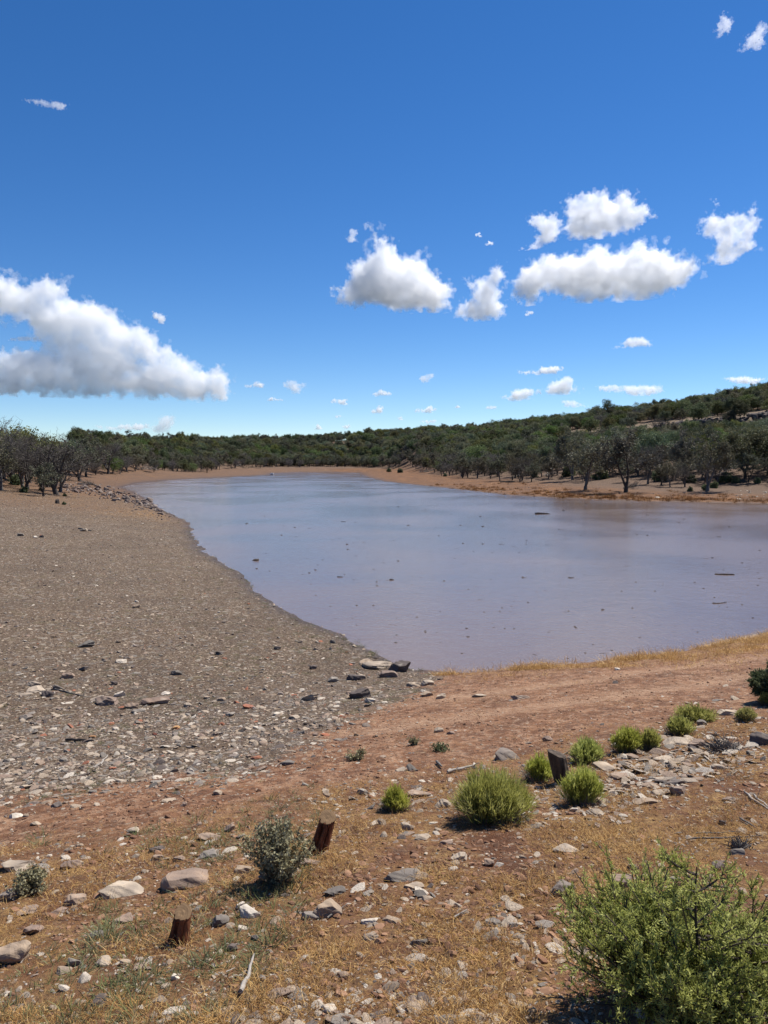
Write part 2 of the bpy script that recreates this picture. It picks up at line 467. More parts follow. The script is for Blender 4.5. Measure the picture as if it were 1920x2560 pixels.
def build_ground():
    a = np.concatenate([np.arange(-180, -40, 3.0), np.arange(-40, 40, 0.2), np.arange(40, 180, 3.0)])
    r = np.concatenate([[0.0], np.geomspace(0.35, 2.5, 22)[:-1], np.geomspace(2.5, 90, 330)[:-1], np.geomspace(90, 1600, 170)])
    A, Rr = np.meshgrid(np.radians(a), r)
    X = Rr * np.sin(A); Y = Rr * np.cos(A)
    xs = X.ravel(); ys = Y.ravel()
    z = terrain(xs, ys)
    s, gravel, grass, woods, wet, road, tanz = zones(xs, ys)
    nr, na = Rr.shape
    idx = np.arange(nr * na).reshape(nr, na)
    i0 = idx[:-1]; i1 = idx[1:]
    n0 = np.roll(i0, -1, 1); n1 = np.roll(i1, -1, 1)
    Fc = np.stack([i0, n0, n1, i1], -1).reshape(-1, 4)
    me = mesh_np('ground', np.stack([xs, ys, z], 1), Fc[:, ::-1], True)
    rr = np.hypot(xs, ys); rxx = 829.5 + np.where(ys > 1, xs / np.maximum(ys, 1), 9) * F / K
    R1 = np.interp(np.clip(rxx, -400, 2100), RX, RR)
    q = rr * 320 / R1
    bench = sstep(1170, 1240, rxx + 60 * fbm(xs / 12, ys / 12, 3, 6)) * sstep(190, 200, q) * sstep(262, 250, q)
    near_ = sstep(60, 45, ys)
    s2 = s + 0.35 * fbm(xs * 1.1, ys * 1.1, 3, 5) * np.clip(ys / 20, 0.5, 2.5)
    wet = np.clip(1.5 * np.exp(-np.maximum(s2, 0) / (0.20 + 0.006 * np.maximum(ys, 0))), 0, 1) * .9
    rim = np.exp(-((s2 - .10) / .16) ** 2) * (xs > 2.2) * near_
    rt = rut(xs, ys) * near_ * (1 - gravel) * sstep(.6, 1.2, s)
    for n_, v_ in (('rim', rim), ('rut', rt), ('gravel', gravel), ('grassy', grass), ('woods', woods), ('wet', wet), ('road', road), ('tanz', tanz), ('bench', bench)):
        fattr(me, n_, v_)
    o = obj('ground', me, M['ground']); tag(o, kind='structure')
    return o
build_ground()

# ------------------------------------------------------------------ water
t = NT('muddy_water')
geo = t.n('ShaderNodeNewGeometry').outputs['Position']
mp = t.n('ShaderNodeMapping'); mp.inputs['Scale'].default_value = (1.0, 1.0, 1.0); t.l(geo, mp.inputs['Vector'])
n1 = t.noise(9, 4, 0.6, mp.outputs[0]); n2 = t.noise(0.08, 3, 0.5, geo, 0.5); n3 = t.noise(1.6, 3, 0.6, geo)
col = t.mix(t.rng(n2, 0.35, 0.65), (0.145, 0.105, 0.088), (0.182, 0.134, 0.112))
hh = t.math('ADD', n1, t.math('MULTIPLY', n3, 2.0))
t.bsdf(col, t.rng(n2, 0.4, 0.6, 0.10, 0.20), t.bump(hh, 0.6, 0.016), spec=0.5, IOR=1.33)
M['water'] = t.m
def build_water():
    a = np.radians(np.arange(-60, 70, 2.0)); r = np.geomspace(8, 420, 60)
    A, Rr = np.meshgrid(a, r)
    nr, na = Rr.shape
    idx = np.arange(nr * na).reshape(nr, na)
    Fc = np.stack([idx[:-1, :-1], idx[1:, :-1], idx[1:, 1:], idx[:-1, 1:]], -1).reshape(-1, 4)
    v = np.stack([Rr * np.sin(A), Rr * np.cos(A), 0 * A], -1).reshape(-1, 3)
    # keep only the cells over the lake and its margin
    c = v[Fc].mean(1); keep = polydist(c[:, 0], c[:, 1], WP) < np.maximum(2.0, 0.06 * np.hypot(c[:, 0], c[:, 1]))
    Fc = Fc[keep][:, ::-1]
    used = np.unique(Fc); rm = -np.ones(len(v), int); rm[used] = np.arange(len(used))
    o = obj('water', mesh_np('water', v[used], rm[Fc]), M['water']); tag(o, kind='structure')
build_water()
# ------------------------------------------------------------------ mesh generators
def tubes(lines, sides=4):
    """lines: list of (points (n,3), radii (n,)) -> verts, quads"""
    V = []; Q = []; base = 0
    ang = np.arange(sides) * 2 * np.pi / sides
    ca, sa = np.cos(ang), np.sin(ang)
    for P, r in lines:
        P = np.asarray(P, float); r = np.asarray(r, float); n = len(P)
        T = np.gradient(P, axis=0); T /= np.linalg.norm(T, axis=1)[:, None] + 1e-9
        ref = np.array([0.31, 0.17, 0.93]) if abs(T[0, 2]) < 0.8 else np.array([0.9, 0.3, 0.1])
        U = np.cross(T, ref); U /= np.linalg.norm(U, axis=1)[:, None] + 1e-9
        W = np.cross(T, U)
        ring = P[:, None] + r[:, None, None] * (ca[None, :, None] * U[:, None] + sa[None, :, None] * W[:, None])
        V.append(ring.reshape(-1, 3))
        i = base + np.arange(n * sides).reshape(n, sides)
        a = i[:-1]; b = i[1:]
        Q.append(np.stack([a, np.roll(a, -1, 1), np.roll(b, -1, 1), b], -1).reshape(-1, 4))
        base += n * sides
    return np.concatenate(V), np.concatenate(Q)

def curve(rng, p, d, L, n=6, wob=0.25, lift=0.0):
    P = [np.array(p, float)]; d = np.array(d, float); d /= np.linalg.norm(d)
    for i in range(n - 1):
        d = d + rng.normal(0, wob, 3) * 0.6 + np.array([0, 0, lift / n]); d /= np.linalg.norm(d)
        P.append(P[-1] + d * L / (n - 1))
    return np.array(P)

def leaf_cards(rng, centers, n_each, spread, size, stretch=1.6, up=0.0):
    """little pointed leaf-clump faces scattered round each centre"""
    C = np.repeat(centers, n_each, 0)
    N = len(C)
    off = rng.normal(0, 1, (N, 3)); off /= np.linalg.norm(off, axis=1)[:, None]
    off *= (rng.random((N, 1)) ** 0.45) * spread
    P = C + off
    a = rng.normal(0, 1, (N, 3)) + off / spread * 0.8; a[:, 2] += up
    a /= np.linalg.norm(a, axis=1)[:, None]
    b = np.cross(a, rng.normal(0, 1, (N, 3))); b /= np.linalg.norm(b, axis=1)[:, None]
    s = size * (0.55 + 0.9 * rng.random((N, 1)))
    v0 = P - a * s * 0.5 * stretch; v2 = P + a * s * 0.5 * stretch
    v1 = P + b * s * 0.38; v3 = P - b * s * 0.38
    V = np.stack([v0, v1, v2, v3], 1).reshape(-1, 3)
    return V, np.arange(4 * N).reshape(-1, 4)

def tree_parts(seed, h, kind, leaf_size=0.2):
    """kind: live, sparse, dead. returns wood (V,F), leaves (V,F) or None"""
    rng = np.random.default_rng(seed)
    W = []; tips = []
    nst = {'live': 2, 'sparse': 2, 'dead': 3}[kind] + int(rng.integers(0, 2))
    spread = 0.50 * h
    zlow = 0.12 if kind == 'live' else 0.2
    # a short bole, then leaning stems
    bole = curve(rng, (0, 0, -0.25), (0, 0, 1), 0.25 + h * 0.11, 4, 0.1)
    r0 = 0.032 * h * (1.15 if kind == 'dead' else 1)
    W.append((bole, np.linspace(r0 * 1.35, r0, 4)))
    for i in range(nst):
        a = 2 * np.pi * (i + rng.random() * 0.6) / nst
        lean = rng.uniform(0.25, 0.65) * (0.35 if i == 0 else 1)
        d = np.array([math.cos(a) * lean, math.sin(a) * lean, 1])
        st = curve(rng, bole[-1] - [0, 0, 0.03], d, h * rng.uniform(0.72, 0.92), 9, 0.13, 0.25)
        rr = np.linspace(r0 * 0.75, r0 * 0.10, 9)
        W.append((st, rr))
        nb = 9 if kind != 'dead' else 12
        for k in range(nb):
            tt = zlow + (1 - zlow) * (k + rng.random()) / nb
            j = min(int(tt * 8), 7); p = st[j] + (st[j + 1] - st[j]) * (tt * 8 - j)
            b = rng.uniform(0, 2 * np.pi)
            d = np.array([math.cos(b), math.sin(b), rng.uniform(0.0, 0.75)])
            L = spread * (1.05 - 0.75 * tt) * rng.uniform(0.7, 1.25) + 0.25
            br = curve(rng, p, d, L, 7, 0.22, 0.6)
            rb = max(rr[j] * 0.5, 0.012)
            W.append((br, np.linspace(rb, rb * 0.25 + 0.003, 7)))
            tips += [br[-1], br[-3]]
            for m in range(5 if kind != 'dead' else 9):
                q = br[int(rng.integers(1, 7))]
                d2 = (br[-1] - br[0]); d2 = d2 / np.linalg.norm(d2) + rng.normal(0, 0.7, 3)
                tw = curve(rng, q, d2, L * rng.uniform(0.3, 0.6), 5, 0.3, 0.3)
                W.append((tw, np.linspace(rb * 0.35 + 0.003, 0.005, 5)))
                tips += [tw[-1], tw[-2]]
                if kind != 'live':
                    for e in range(3):
                        d3 = (tw[-1] - tw[0]); d3 = d3 / np.linalg.norm(d3) + rng.normal(0, 0.8, 3)
                        W.append((curve(rng, tw[int(rng.integers(1, 5))], d3, L * rng.uniform(0.15, 0.35), 4, 0.3, 0.1),
                                  np.linspace(0.008, 0.004, 4)))
    wood = tubes(W, 4)
    if kind == 'dead': return wood, None
    tips = np.array(tips)
    if kind == 'live':
        # fill a lumpy rounded crown
        n = 75
        u = rng.normal(0, 1, (n, 3)); u /= np.linalg.norm(u, axis=1)[:, None]
        u *= rng.uniform(0.62, 1.0, (n, 1))
        ex = np.stack([u[:, 0] * spread * 0.92, u[:, 1] * spread * 0.92, h * 0.56 + u[:, 2] * h * 0.42], 1)
        ex[:, :2] *= (1.1 - 0.35 * np.clip((ex[:, 2:3] / h - 0.45) / 0.55, 0, 1))
        C = np.concatenate([tips[tips[:, 2] > h * 0.18][::2], ex]); ne = 22; sp = 0.115 * h
    else:
        keep = tips[:, 2] > h * rng.uniform(0.42, 0.55)
        C = tips[keep]; ne = 13; sp = 0.085 * h
    if len(C) > 230: C = C[rng.permutation(len(C))[:230]]
    return wood, leaf_cards(rng, C, ne, sp, leaf_size, 1.5, 0.5)

def bush_leaves(seed, w, h, n, size, spread=None, shape=1.0):
    rng = np.random.default_rng(seed)
    u = rng.normal(0, 1, (n, 3)); u[:, 2] = np.abs(u[:, 2]); u /= np.linalg.norm(u, axis=1)[:, None]
    u *= rng.uniform(0.35, 1.0, (n, 1))
    C = np.stack([u[:, 0] * w / 2, u[:, 1] * w / 2, u[:, 2] ** shape * h * 0.95 + 0.05 * h], 1)
    return leaf_cards(rng, C, 12, spread or 0.14 * w, size, 1.6, 0.5)

def blades(rng, n, w, h, r0, width, lean=0.5, bend=0.3, seg=3, jitter=0.25, hs=None):
    """thin curved ribbons rising out of a tuft"""
    a = rng.uniform(0, 2 * np.pi, n); rad = np.sqrt(rng.random(n)) * r0
    bx, by = np.cos(a) * rad, np.sin(a) * rad
    L = h * (rng.uniform(0.55, 1.05, n) if hs is None else hs)
    la = a + rng.normal(0, 0.6, n); ln = lean * (rad / max(r0, 1e-6)) * rng.uniform(0.5, 1.3, n)
    d = np.stack([np.cos(la) * ln, np.sin(la) * ln, np.ones(n)], 1); d /= np.linalg.norm(d, axis=1)[:, None]
    P = np.stack([bx, by, np.full(n, -0.01)], 1); out = [P]
    side = np.stack([-np.sin(a + rng.normal(0, 1, n)), np.cos(a + rng.normal(0, 1, n)), np.zeros(n)], 1)
    side /= np.linalg.norm(side, axis=1)[:, None]
    for k in range(seg):
        d = d + rng.normal(0, jitter, (n, 3)) * 0.5 + np.stack([np.cos(la) * bend / seg, np.sin(la) * bend / seg, -0.0 * la], 1)
        d /= np.linalg.norm(d, axis=1)[:, None]
        P = P + d * (L / seg)[:, None]; out.append(P)
    V = []; wd = width * np.linspace(1, 0.35, seg + 1)
    for k, p in enumerate(out):
        V += [p - side * wd[k] / 2, p + side * wd[k] / 2]
    V = np.stack(V, 1)  # n, 2(seg+1), 3
    m = 2 * (seg + 1); base = np.arange(n)[:, None] * m
    Q = np.concatenate([base + np.array([[2 * k, 2 * k + 1, 2 * k + 3, 2 * k + 2]]) for k in range(seg)])
    return V.reshape(-1, 3), Q

# stones: an icosphere cut by random planes
def _ico(sub):
    import bmesh
    bm = bmesh.new(); bmesh.ops.create_icosphere(bm, subdivisions=sub, radius=1.0)
    bm.verts.ensure_lookup_table()
    V = np.array([v.co[:] for v in bm.verts]); Fc = np.array([[v.index for v in f.verts] for f in bm.faces]); bm.free()
    return V, Fc
ICO = {k: _ico(k) for k in (2, 3, 4)}
def stone(seed, asp=(1, 0.75, 0.5), cuts=9, sub=3, rough=0.05):
    rng = np.random.default_rng(seed)
    V, Fc = ICO[sub]; V = V.copy()
    V += 0.10 * np.stack([np.sin(V @ rng.normal(0, 2, 3) + rng.random() * 6) for _ in range(3)], 1)
    for i in range(cuts):
        n = rng.normal(0, 1, 3); n /= np.linalg.norm(n)
        if i < 2: n = np.array([0, 0, 1 if i == 0 else -1.0]) + rng.normal(0, 0.18, 3); n /= np.linalg.norm(n)
        d = rng.uniform(0.45, 0.8)
        k = V @ n - d
        V -= np.outer(np.maximum(k, 0), n)
    if rough and sub > 2:
        q = V * 4.5 + rng.random() * 40
        V += (V / (np.linalg.norm(V, axis=1)[:, None] + 1e-6)) * (rough * (np.sin(q[:, 0] * 1.7 + q[:, 1]) * np.sin(q[:, 1] * 1.3 - q[:, 2] * 2.1) + 0.6 * np.sin(q[:, 2] * 3.1 + q[:, 0] * 2.3)))[:, None]
    V -= (V.max(0) + V.min(0)) / 2
    V /= (V.max(0) - V.min(0)) / 2
    V *= np.array(asp)[None]
    return V, Fc

# ------------------------------------------------------------------ scatter (uncountable stuff only)
def scatter(name, V, rot, scl, idx, templates, label):
    """templates: list of (mesh, material); one object carrying instances on its points"""
    tc = bpy.data.collections.new(name + "_kinds")
    for i, (me, m) in enumerate(templates):
        o = bpy.data.objects.new("%s_kind_%02d" % (name, i), me)
        if m is not None and not len(me.materials): me.materials.append(m)
        tc.objects.link(o)
    me = bpy.data.meshes.new(name)
    me.vertices.add(len(V)); me.vertices.foreach_set('co', np.ascontiguousarray(V, dtype=np.float32).ravel())
    a = me.attributes.new('rot', 'FLOAT_VECTOR', 'POINT'); a.data.foreach_set('vector', np.ascontiguousarray(rot, dtype=np.float32).ravel())
    a = me.attributes.new('scl', 'FLOAT_VECTOR', 'POINT'); a.data.foreach_set('vector', np.ascontiguousarray(scl, dtype=np.float32).ravel())
    a = me.attributes.new('idx', 'INT', 'POINT'); a.data.foreach_set('value', np.ascontiguousarray(idx, dtype=np.int32))
    o = obj(name, me)
    g = bpy.data.node_groups.new(name, 'GeometryNodeTree')
    g.interface.new_socket('Geometry', in_out='INPUT', socket_type='NodeSocketGeometry')
    g.interface.new_socket('Geometry', in_out='OUTPUT', socket_type='NodeSocketGeometry')
    gi = g.nodes.new('NodeGroupInput'); go = g.nodes.new('NodeGroupOutput')
    ip = g.nodes.new('GeometryNodeInstanceOnPoints'); ci = g.nodes.new('GeometryNodeCollectionInfo')
    ci.inputs['Collection'].default_value = tc; ci.inputs['Separate Children'].default_value = True; ci.inputs['Reset Children'].default_value = True
    def na(n, ty):
        k = g.nodes.new('GeometryNodeInputNamedAttribute'); k.data_type = ty; k.inputs['Name'].default_value = n
        return k.outputs['Attribute']
    L = g.links.new
    L(gi.outputs[0], ip.inputs['Points']); L(ci.outputs[0], ip.inputs['Instance']); ip.inputs['Pick Instance'].default_value = True
    L(na('idx', 'INT'), ip.inputs['Instance Index']); L(na('rot', 'FLOAT_VECTOR'), ip.inputs['Rotation']); L(na('scl', 'FLOAT_VECTOR'), ip.inputs['Scale'])
    L(ip.outputs[0], go.inputs[0])
    md = o.modifiers.new('scatter', 'NODES'); md.node_group = g
    tag(o, label, kind='stuff')
    return o
# ------------------------------------------------------------------ trees
RNG = np.random.default_rng(11)
def wood_obj(name, parts, mat, parent=None): return obj(name, mesh_np(name, parts[0], parts[1], True), mat, parent)
def leaf_obj(name, parts, mat, parent=None): return obj(name, mesh_np(name, parts[0], parts[1]), mat, parent)

KIND_NAME = {'live': 'juniper_tree', 'sparse': 'sparse_juniper_tree', 'dead': 'dead_tree'}
TPL = {}
def make_tpl(kind, i, leaf=0.15):
    key = (kind, i)
    if key in TPL: return TPL[key]
    w, l = tree_parts(100 * len(kind) + i, 5.0, kind, leaf)
    wm = mesh_np('trunk', w[0], w[1], True); wm.materials.append((M['grey_wood'] if i in (2, 4) else M['dead_wood']) if kind == 'dead' else (M['bark'] if i % 2 else M['grey_wood']))
    lm = None
    if l is not None:
        lm = mesh_np('crown', l[0], l[1]); lm.materials.append(M['jun'] if kind == 'live' else M['jun_grey'])
    TPL[key] = (wm, lm); return TPL[key]
NT_ = {'live': 8, 'sparse': 6, 'dead': 6}
def place_tree(kind, i, x, y, z, h, label, group=None, rz=None, cat=None, wide=1.0, leafmat=None):
    wm, lm = make_tpl(kind, i)
    r = empty(KIND_NAME[kind], (x, y, z), RNG.uniform(0, 6.28) if rz is None else rz)
    s = h / 5.0; r.scale = (s * wide, s * wide, s)
    tag(r, label, cat or ('dead tree' if kind == 'dead' else 'tree'), group)
    obj('trunk', wm, None, r)
    if lm is not None:
        c = obj('crown', lm, None, r)
    return r

# shore trees one can tell apart: (base u, v, height px, width factor, kind, template, label)
HT = [
 (143,1237,150,1.35,'dead',0,'wide dark bare tree with curling branches, nearest on the rocky left bank'),
 (68,1222,132,0.9,'dead',1,'bare grey tree standing left of the wide dead tree on the rocky bank'),
 (-4,1214,165,1.0,'dead',2,'bleached leaning dead tree cut off by the left edge of the photo'),
 (270,1185,76,1.1,'dead',3,'small bare tree at the back of the left mud flat, right of the thicket'),
 (1463,1226,120,1.15,'sparse',0,'two stemmed forked juniper standing alone near the water on the right shore'),
 (1565,1231,140,1.15,'sparse',1,'dark many branched juniper nearest the water on the right shore'),
 (1620,1210,95,0.8,'dead',4,'slanting bleached snag just right of the dark many branched juniper'),
 (1768,1228,135,1.0,'sparse',2,'grey half bare juniper with green bushes round its foot on the right shore'),
 (1863,1196,130,1.0,'sparse',3,'grey half bare juniper near the right edge beyond the two low bushes'),
 (1154,1191,58,1.3,'sparse',4,'low spreading dark juniper standing out on the open ground of the right shore'),
 (1293,1189,72,1.1,'sparse',5,'half bare juniper beside the fallen white log on the right shore'),
 (1190,1172,62,1.1,'live',1,'dark round juniper behind the low spreading juniper on the right shore'),
 (1432,1200,120,0.9,'sparse',2,'tall grey juniper behind and left of the two stemmed forked juniper'),
 (1690,1195,110,0.9,'sparse',0,'pale grey thin juniper between the big green bush and the half bare juniper'),
 (1812,1188,112,1.15,'live',2,'full green juniper between the two half bare junipers at the right edge'),
 (1920,1187,105,1.2,'live',3,'dense dark green juniper cut off by the right edge of the photo'),
 (1640,1180,110,1.0,'live',0,'round green juniper behind the slanting bleached snag'),
 (1550,1185,105,1.1,'live',5,'broad green juniper directly behind the dark many branched juniper'),

 (8,1196,126,1.2,'live',1,'dark green juniper behind the bleached dead tree at the left edge'),
 (100,1205,112,1.1,'dead',5,'thin grey leafless tree standing between and behind the two nearest dead trees'),
 (30,1208,125,1.0,'dead',1,'grey leafless tree between the bleached leaning tree and the bare grey tree'),
 (200,1203,84,1.2,'dead',0,'low grey leafless tree right behind the wide dead tree'),
 (55,1192,108,1.15,'live',3,'green juniper crown behind the bare grey tree on the left bank'),
 (108,1190,98,1.1,'live',5,'green juniper showing between the two nearest dead trees on the left bank'),
 (170,1188,88,1.2,'live',2,'green juniper right behind the wide dead tree on the left bank'),
 (215,1192,84,1.2,'sparse',1,'olive green juniper just left of the small bare tree at the mud flat'),
]
occupied = []
for u, v, hp, wd, kind, ti, lab in HT:
    x, y, z, t_ = ground(u, v)
    place_tree(kind, ti, x, y, z - 0.05, hp * y / F * (.92 if u > 1000 and kind != 'dead' else 1), lab, wide=wd)
    occupied.append((x, y, 3.0))
# lone ragged tree on the skyline of the right-hand hill
u0 = 1518; x0 = (u0 - 960) / F
def skyline(u, k=0.985):
    rx = u / K; r1 = float(np.interp(rx, RX, RR)) * k; tx = (u - 960) / F; y = r1 / math.hypot(1, tx); x = tx * y
    return x, y, float(H(x, y)[0])
for u0, h0, lab in ((1518, 8.5, 'tall thin tree standing out above the skyline on the right-hand hill'), (1488, 7.0, 'broad dark juniper on the skyline left of the tall thin tree')):
    x, y, z = skyline(u0)
    place_tree('live', 4 if u0 == 1518 else 6, x, y, z - 0.1, h0, lab, wide=0.75 if u0 == 1518 else 1.2)
    occupied.append((x, y, 3.0))

# woodland: jittered grid in world space
def woodland():
    sp = 4.25
    gx, gy = np.meshgrid(np.arange(-420, 460, sp), np.arange(40, 520, sp))
    x = gx.ravel() + RNG.uniform(-1.6, 1.6, gx.size); y = gy.ravel() + RNG.uniform(-1.6, 1.6, gx.size)
    r = np.hypot(x, y); u = 960 + F * x / y; rx = np.clip(u / K, -400, 2100)
    R1 = np.interp(rx, RX, RR)
    m = (u > -500) & (u < 2420) & (r < R1 + 30) & (r > 60)
    x, y, r, u, rx, R1 = [a[m] for a in (x, y, r, u, rx, R1)]
    s = polydist(x, y, WP)
    # how far from the water the wood begins, by reading x
    inl = np.interp(rx, [-400, 0, 120, 230, 300, 400, 560, 640, 760, 800, 900, 1000, 1150, 1300, 1400, 1659, 2100],
                        [9, 9, 10, 12, 14, 15, 24, 30, 30, 24, 20, 17, 18, 24, 24, 24, 24])
    m = (s > inl + 3 * (RNG.random(len(x)) - 0.5)) & ~((y < 72) & (x < 20) & (x / y > -0.62)) & ~((x / y > -0.385) & (y < 118) & (x < 0))
    q = r * 320 / R1
    bench = (rx > 1185 + 40 * np.sin(y)) & (q > 196) & (q < 258)
    m &= ~(bench & (RNG.random(len(x)) > 0.10))
    thin = fbm(x / 18, y / 18, 3, 12) > np.where(rx > 1000, -0.10, -0.2)
    m &= thin | (RNG.random(len(x)) < 0.5)
    for ox, oy, rr in occupied: m &= np.hypot(x - ox, y - oy) > rr
    x, y, r, u, rx, R1, s, inl = [a[m] for a in (x, y, r, u, rx, R1, s, inl)]
    z = terrain(x, y)
    h = RNG.uniform(3.2, 5.6, len(x)) * (0.9 + 0.25 * (fbm(x / 30, y / 30, 2, 4) + 0.0))
    h = np.where(r > R1 - 25, h * RNG.uniform(0.75, 1.15, len(x)), h)
    # the first rows by the water are half bare or dead
    front = s < inl + 14
    p = RNG.random(len(x))
    kind = np.where(front & (p < 0.62), 1, np.where(front & (p < 0.80), 2, np.where(p > 0.955, 2, np.where(p > 0.86, 1, 0))))
    h = np.where(front, h * 0.92, h)
    return x, y, z, h, kind, r, u, rx, front
wx, wy, wz, wh, wk, wr, wu, wrx, wfront = woodland()
KN = ['live', 'sparse', 'dead']
# the 280 that show largest are individuals
inview = (wu > -30) & (wu < 1950)
score = np.where(inview, wh / wr * np.where(wfront, 1.35, 1.0), 0)
order = np.argsort(-score)
LBL = {
 ('live', 'l'): ('green juniper in the thick wood on the left bank', 'green junipers in the wood on the left bank'),
 ('sparse', 'l'): ('half bare juniper at the edge of the left bank wood', 'half bare junipers on the left bank'),
 ('dead', 'l'): ('grey leafless tree in the left bank thicket', 'leafless trees in the left bank thicket'),
 ('live', 'r'): ('green juniper in the wood at the foot of the right-hand hill', 'green junipers at the foot of the right-hand hill'),
 ('sparse', 'r'): ('half bare grey juniper in the wood behind the right shore', 'half bare junipers behind the right shore'),
 ('dead', 'r'): ('grey leafless tree among the junipers behind the right shore', 'leafless trees behind the right shore'),
 ('live', 'f'): ('green juniper behind the mud flat at the far end of the water', 'green junipers at the far end of the water'),
 ('sparse', 'f'): ('half bare juniper on the far edge of the mud flat', 'half bare junipers at the far end of the water'),
 ('dead', 'f'): ('grey leafless tree on the far edge of the mud flat', 'leafless trees at the far end of the water'),
}
sel = order[:275]
for j in sel:
    kd = KN[wk[j]]
    zone = 'l' if wrx[j] < 420 else ('r' if wrx[j] > 880 else 'f')
    lab, grp = LBL[(kd, zone)]
    place_tree(kd, int(RNG.integers(0, NT_[kd])), wx[j], wy[j], wz[j] - 0.1, wh[j], lab, grp, wide=RNG.uniform(0.95, 1.25))
rest = order[275:]
rest = rest[(wu[rest] > -420) & (wu[rest] < 2340)]
# light copies for the far wood: whole tree in one mesh per kind
def far_tpl():
    T = []
    for kd in KN:
        for i in range(NT_[kd]):
            w, l = tree_parts(100 * len(kd) + i, 5.0, kd, 0.18 if kd != 'dead' else 0)
            nW = len(w[0])
            if l is None:
                me = mesh_np('tree', w[0], w[1]); me.materials.append(M['grey_wood'])
            else:
                V = np.concatenate([w[0], l[0]]); me = mesh_np('tree', V, np.concatenate([w[1], l[1] + nW]))
                me.materials.append(M['bark']); me.materials.append(M['jun'] if kd == 'live' else M['jun_grey'])
                mi = np.zeros(len(w[1]) + len(l[1]), dtype=np.int32); mi[len(w[1]):] = 1
                me.polygons.foreach_set('material_index', mi)
            T.append((me, None))
    return T
FT = far_tpl()
n = len(rest); off = np.array([0, NT_['live'], NT_['live'] + NT_['sparse']])
ti = off[wk[rest]] + (RNG.random(n) * np.array([NT_[k] for k in KN])[wk[rest]]).astype(int)
sc = wh[rest] / 5.0; wd = RNG.uniform(0.9, 1.3, n)
scatter('woodland', np.stack([wx[rest], wy[rest], wz[rest] - 0.1], 1), np.stack([0 * sc, 0 * sc, RNG.uniform(0, 6.28, n)], 1),
        np.stack([sc * wd, sc * wd, sc], 1), ti, FT, 'dense dark green juniper woodland covering the hills round the water')
print('trees', len(sel), n)

# low green bushes at the foot of the shore trees
BU = [(1423,1190,34,'small green juniper bush left of the two stemmed juniper'),(1500,1198,38,'green juniper bush right of the two stemmed juniper'),
 (1652,1202,42,'largest green juniper bush, between the bleached snag and the half bare juniper'),(1727,1206,26,'small upright green bush left of the half bare juniper'),
 (1815,1206,34,'left of the two low green bushes near the right edge'),(1840,1207,20,'tiny round green bush touching the pair near the right edge'),
 (1893,1208,18,'low grey green bush by itself at the right edge above the pale stones'),(1763,1226,20,'dark green bush at the foot of the half bare juniper'),
 (1785,1220,22,'green bush just right of the half bare juniper trunk'),(1725,1228,14,'tiny upright green bush out on the open slope of the right shore'),
 (1113,1191,10,'tiny round green bush left of the low spreading juniper'),(1234,1186,26,'green bush behind the dark log on the right shore'),
 (1210,1180,20,'narrow dark green bush left of the bush behind the dark log'),(1337,1193,18,'small green bush among the fallen grey branches on the right shore'),
 (38,1213,34,'dark green bush between the two leftmost dead trees'),(115,1217,30,'upright green bush between the bare grey tree and the wide dead tree'),
 (60,1232,20,'low green bush at the foot of the bare grey tree on the left bank'),(162,1241,10,'tiny green bush just right of the wide dead tree'),
 (160,1262,10,'small grey green plant beside the short stump on the left beach'),(105,1227,14,'small green bush right of the bare grey tree foot'),
 (1000,1182,14,'small green bush at the shore edge near the middle of the far wood'),(972,1180,12,'tiny green bush left of the small bush below the far wood')]
for i, (u, v, w, lab) in enumerate(BU):
    x, y, z, t_ = ground(u, v); wm = w * y / F
    r = empty('juniper_bush', (x, y, z)); tag(r, lab, 'bush')
    leaf_obj('foliage', bush_leaves(500 + i, wm, wm * 0.85, 90, wm * 0.10), M['jun_bush'], r)
    rg = np.random.default_rng(i)
    wood_obj('stems', tubes([(curve(rg, (0, 0, -0.05), (rg.normal(0, .5), rg.normal(0, .5), 1), wm * 0.6, 5, 0.15), np.linspace(0.03, 0.008, 5) * wm) for _ in range(7)]), M['bark'], r)

# fallen bleached snags: a heap of bare curved branches, and logs
def snag(seed, L, H_, n=26, flat_=0.4):
    rg = np.random.default_rng(seed); out = []
    main = curve(rg, (-L * 0.4, 0, 0.08), (1, 0, 0.12), L * 0.8, 8, 0.10); rm = np.linspace(0.11, 0.03, 8)
    main[:, 2] = np.abs(main[:, 2]) + 0.02
    out.append((main, rm))
    for k in range(n):
        j = int(rg.integers(1, 8)); a = rg.uniform(0, np.pi)
        d = (0.7 + rg.normal(0, .5), rg.normal(0, 1), rg.uniform(0.1, 1.1))
        c = curve(rg, main[j], d, H_ * rg.uniform(0.6, 1.6), 7, 0.28, -0.1); c[:, 2] = np.abs(c[:, 2])
        out.append((c, np.linspace(0.045, 0.010, 7)))
        for m in range(4):
            e = curve(rg, c[int(rg.integers(1, 7))], np.array(d) + rg.normal(0, .8, 3), H_ * rg.uniform(0.25, 0.7), 5, 0.3); e[:, 2] = np.abs(e[:, 2])
            out.append((e, np.linspace(0.018, 0.006, 5)))
    return tubes(out, 5)
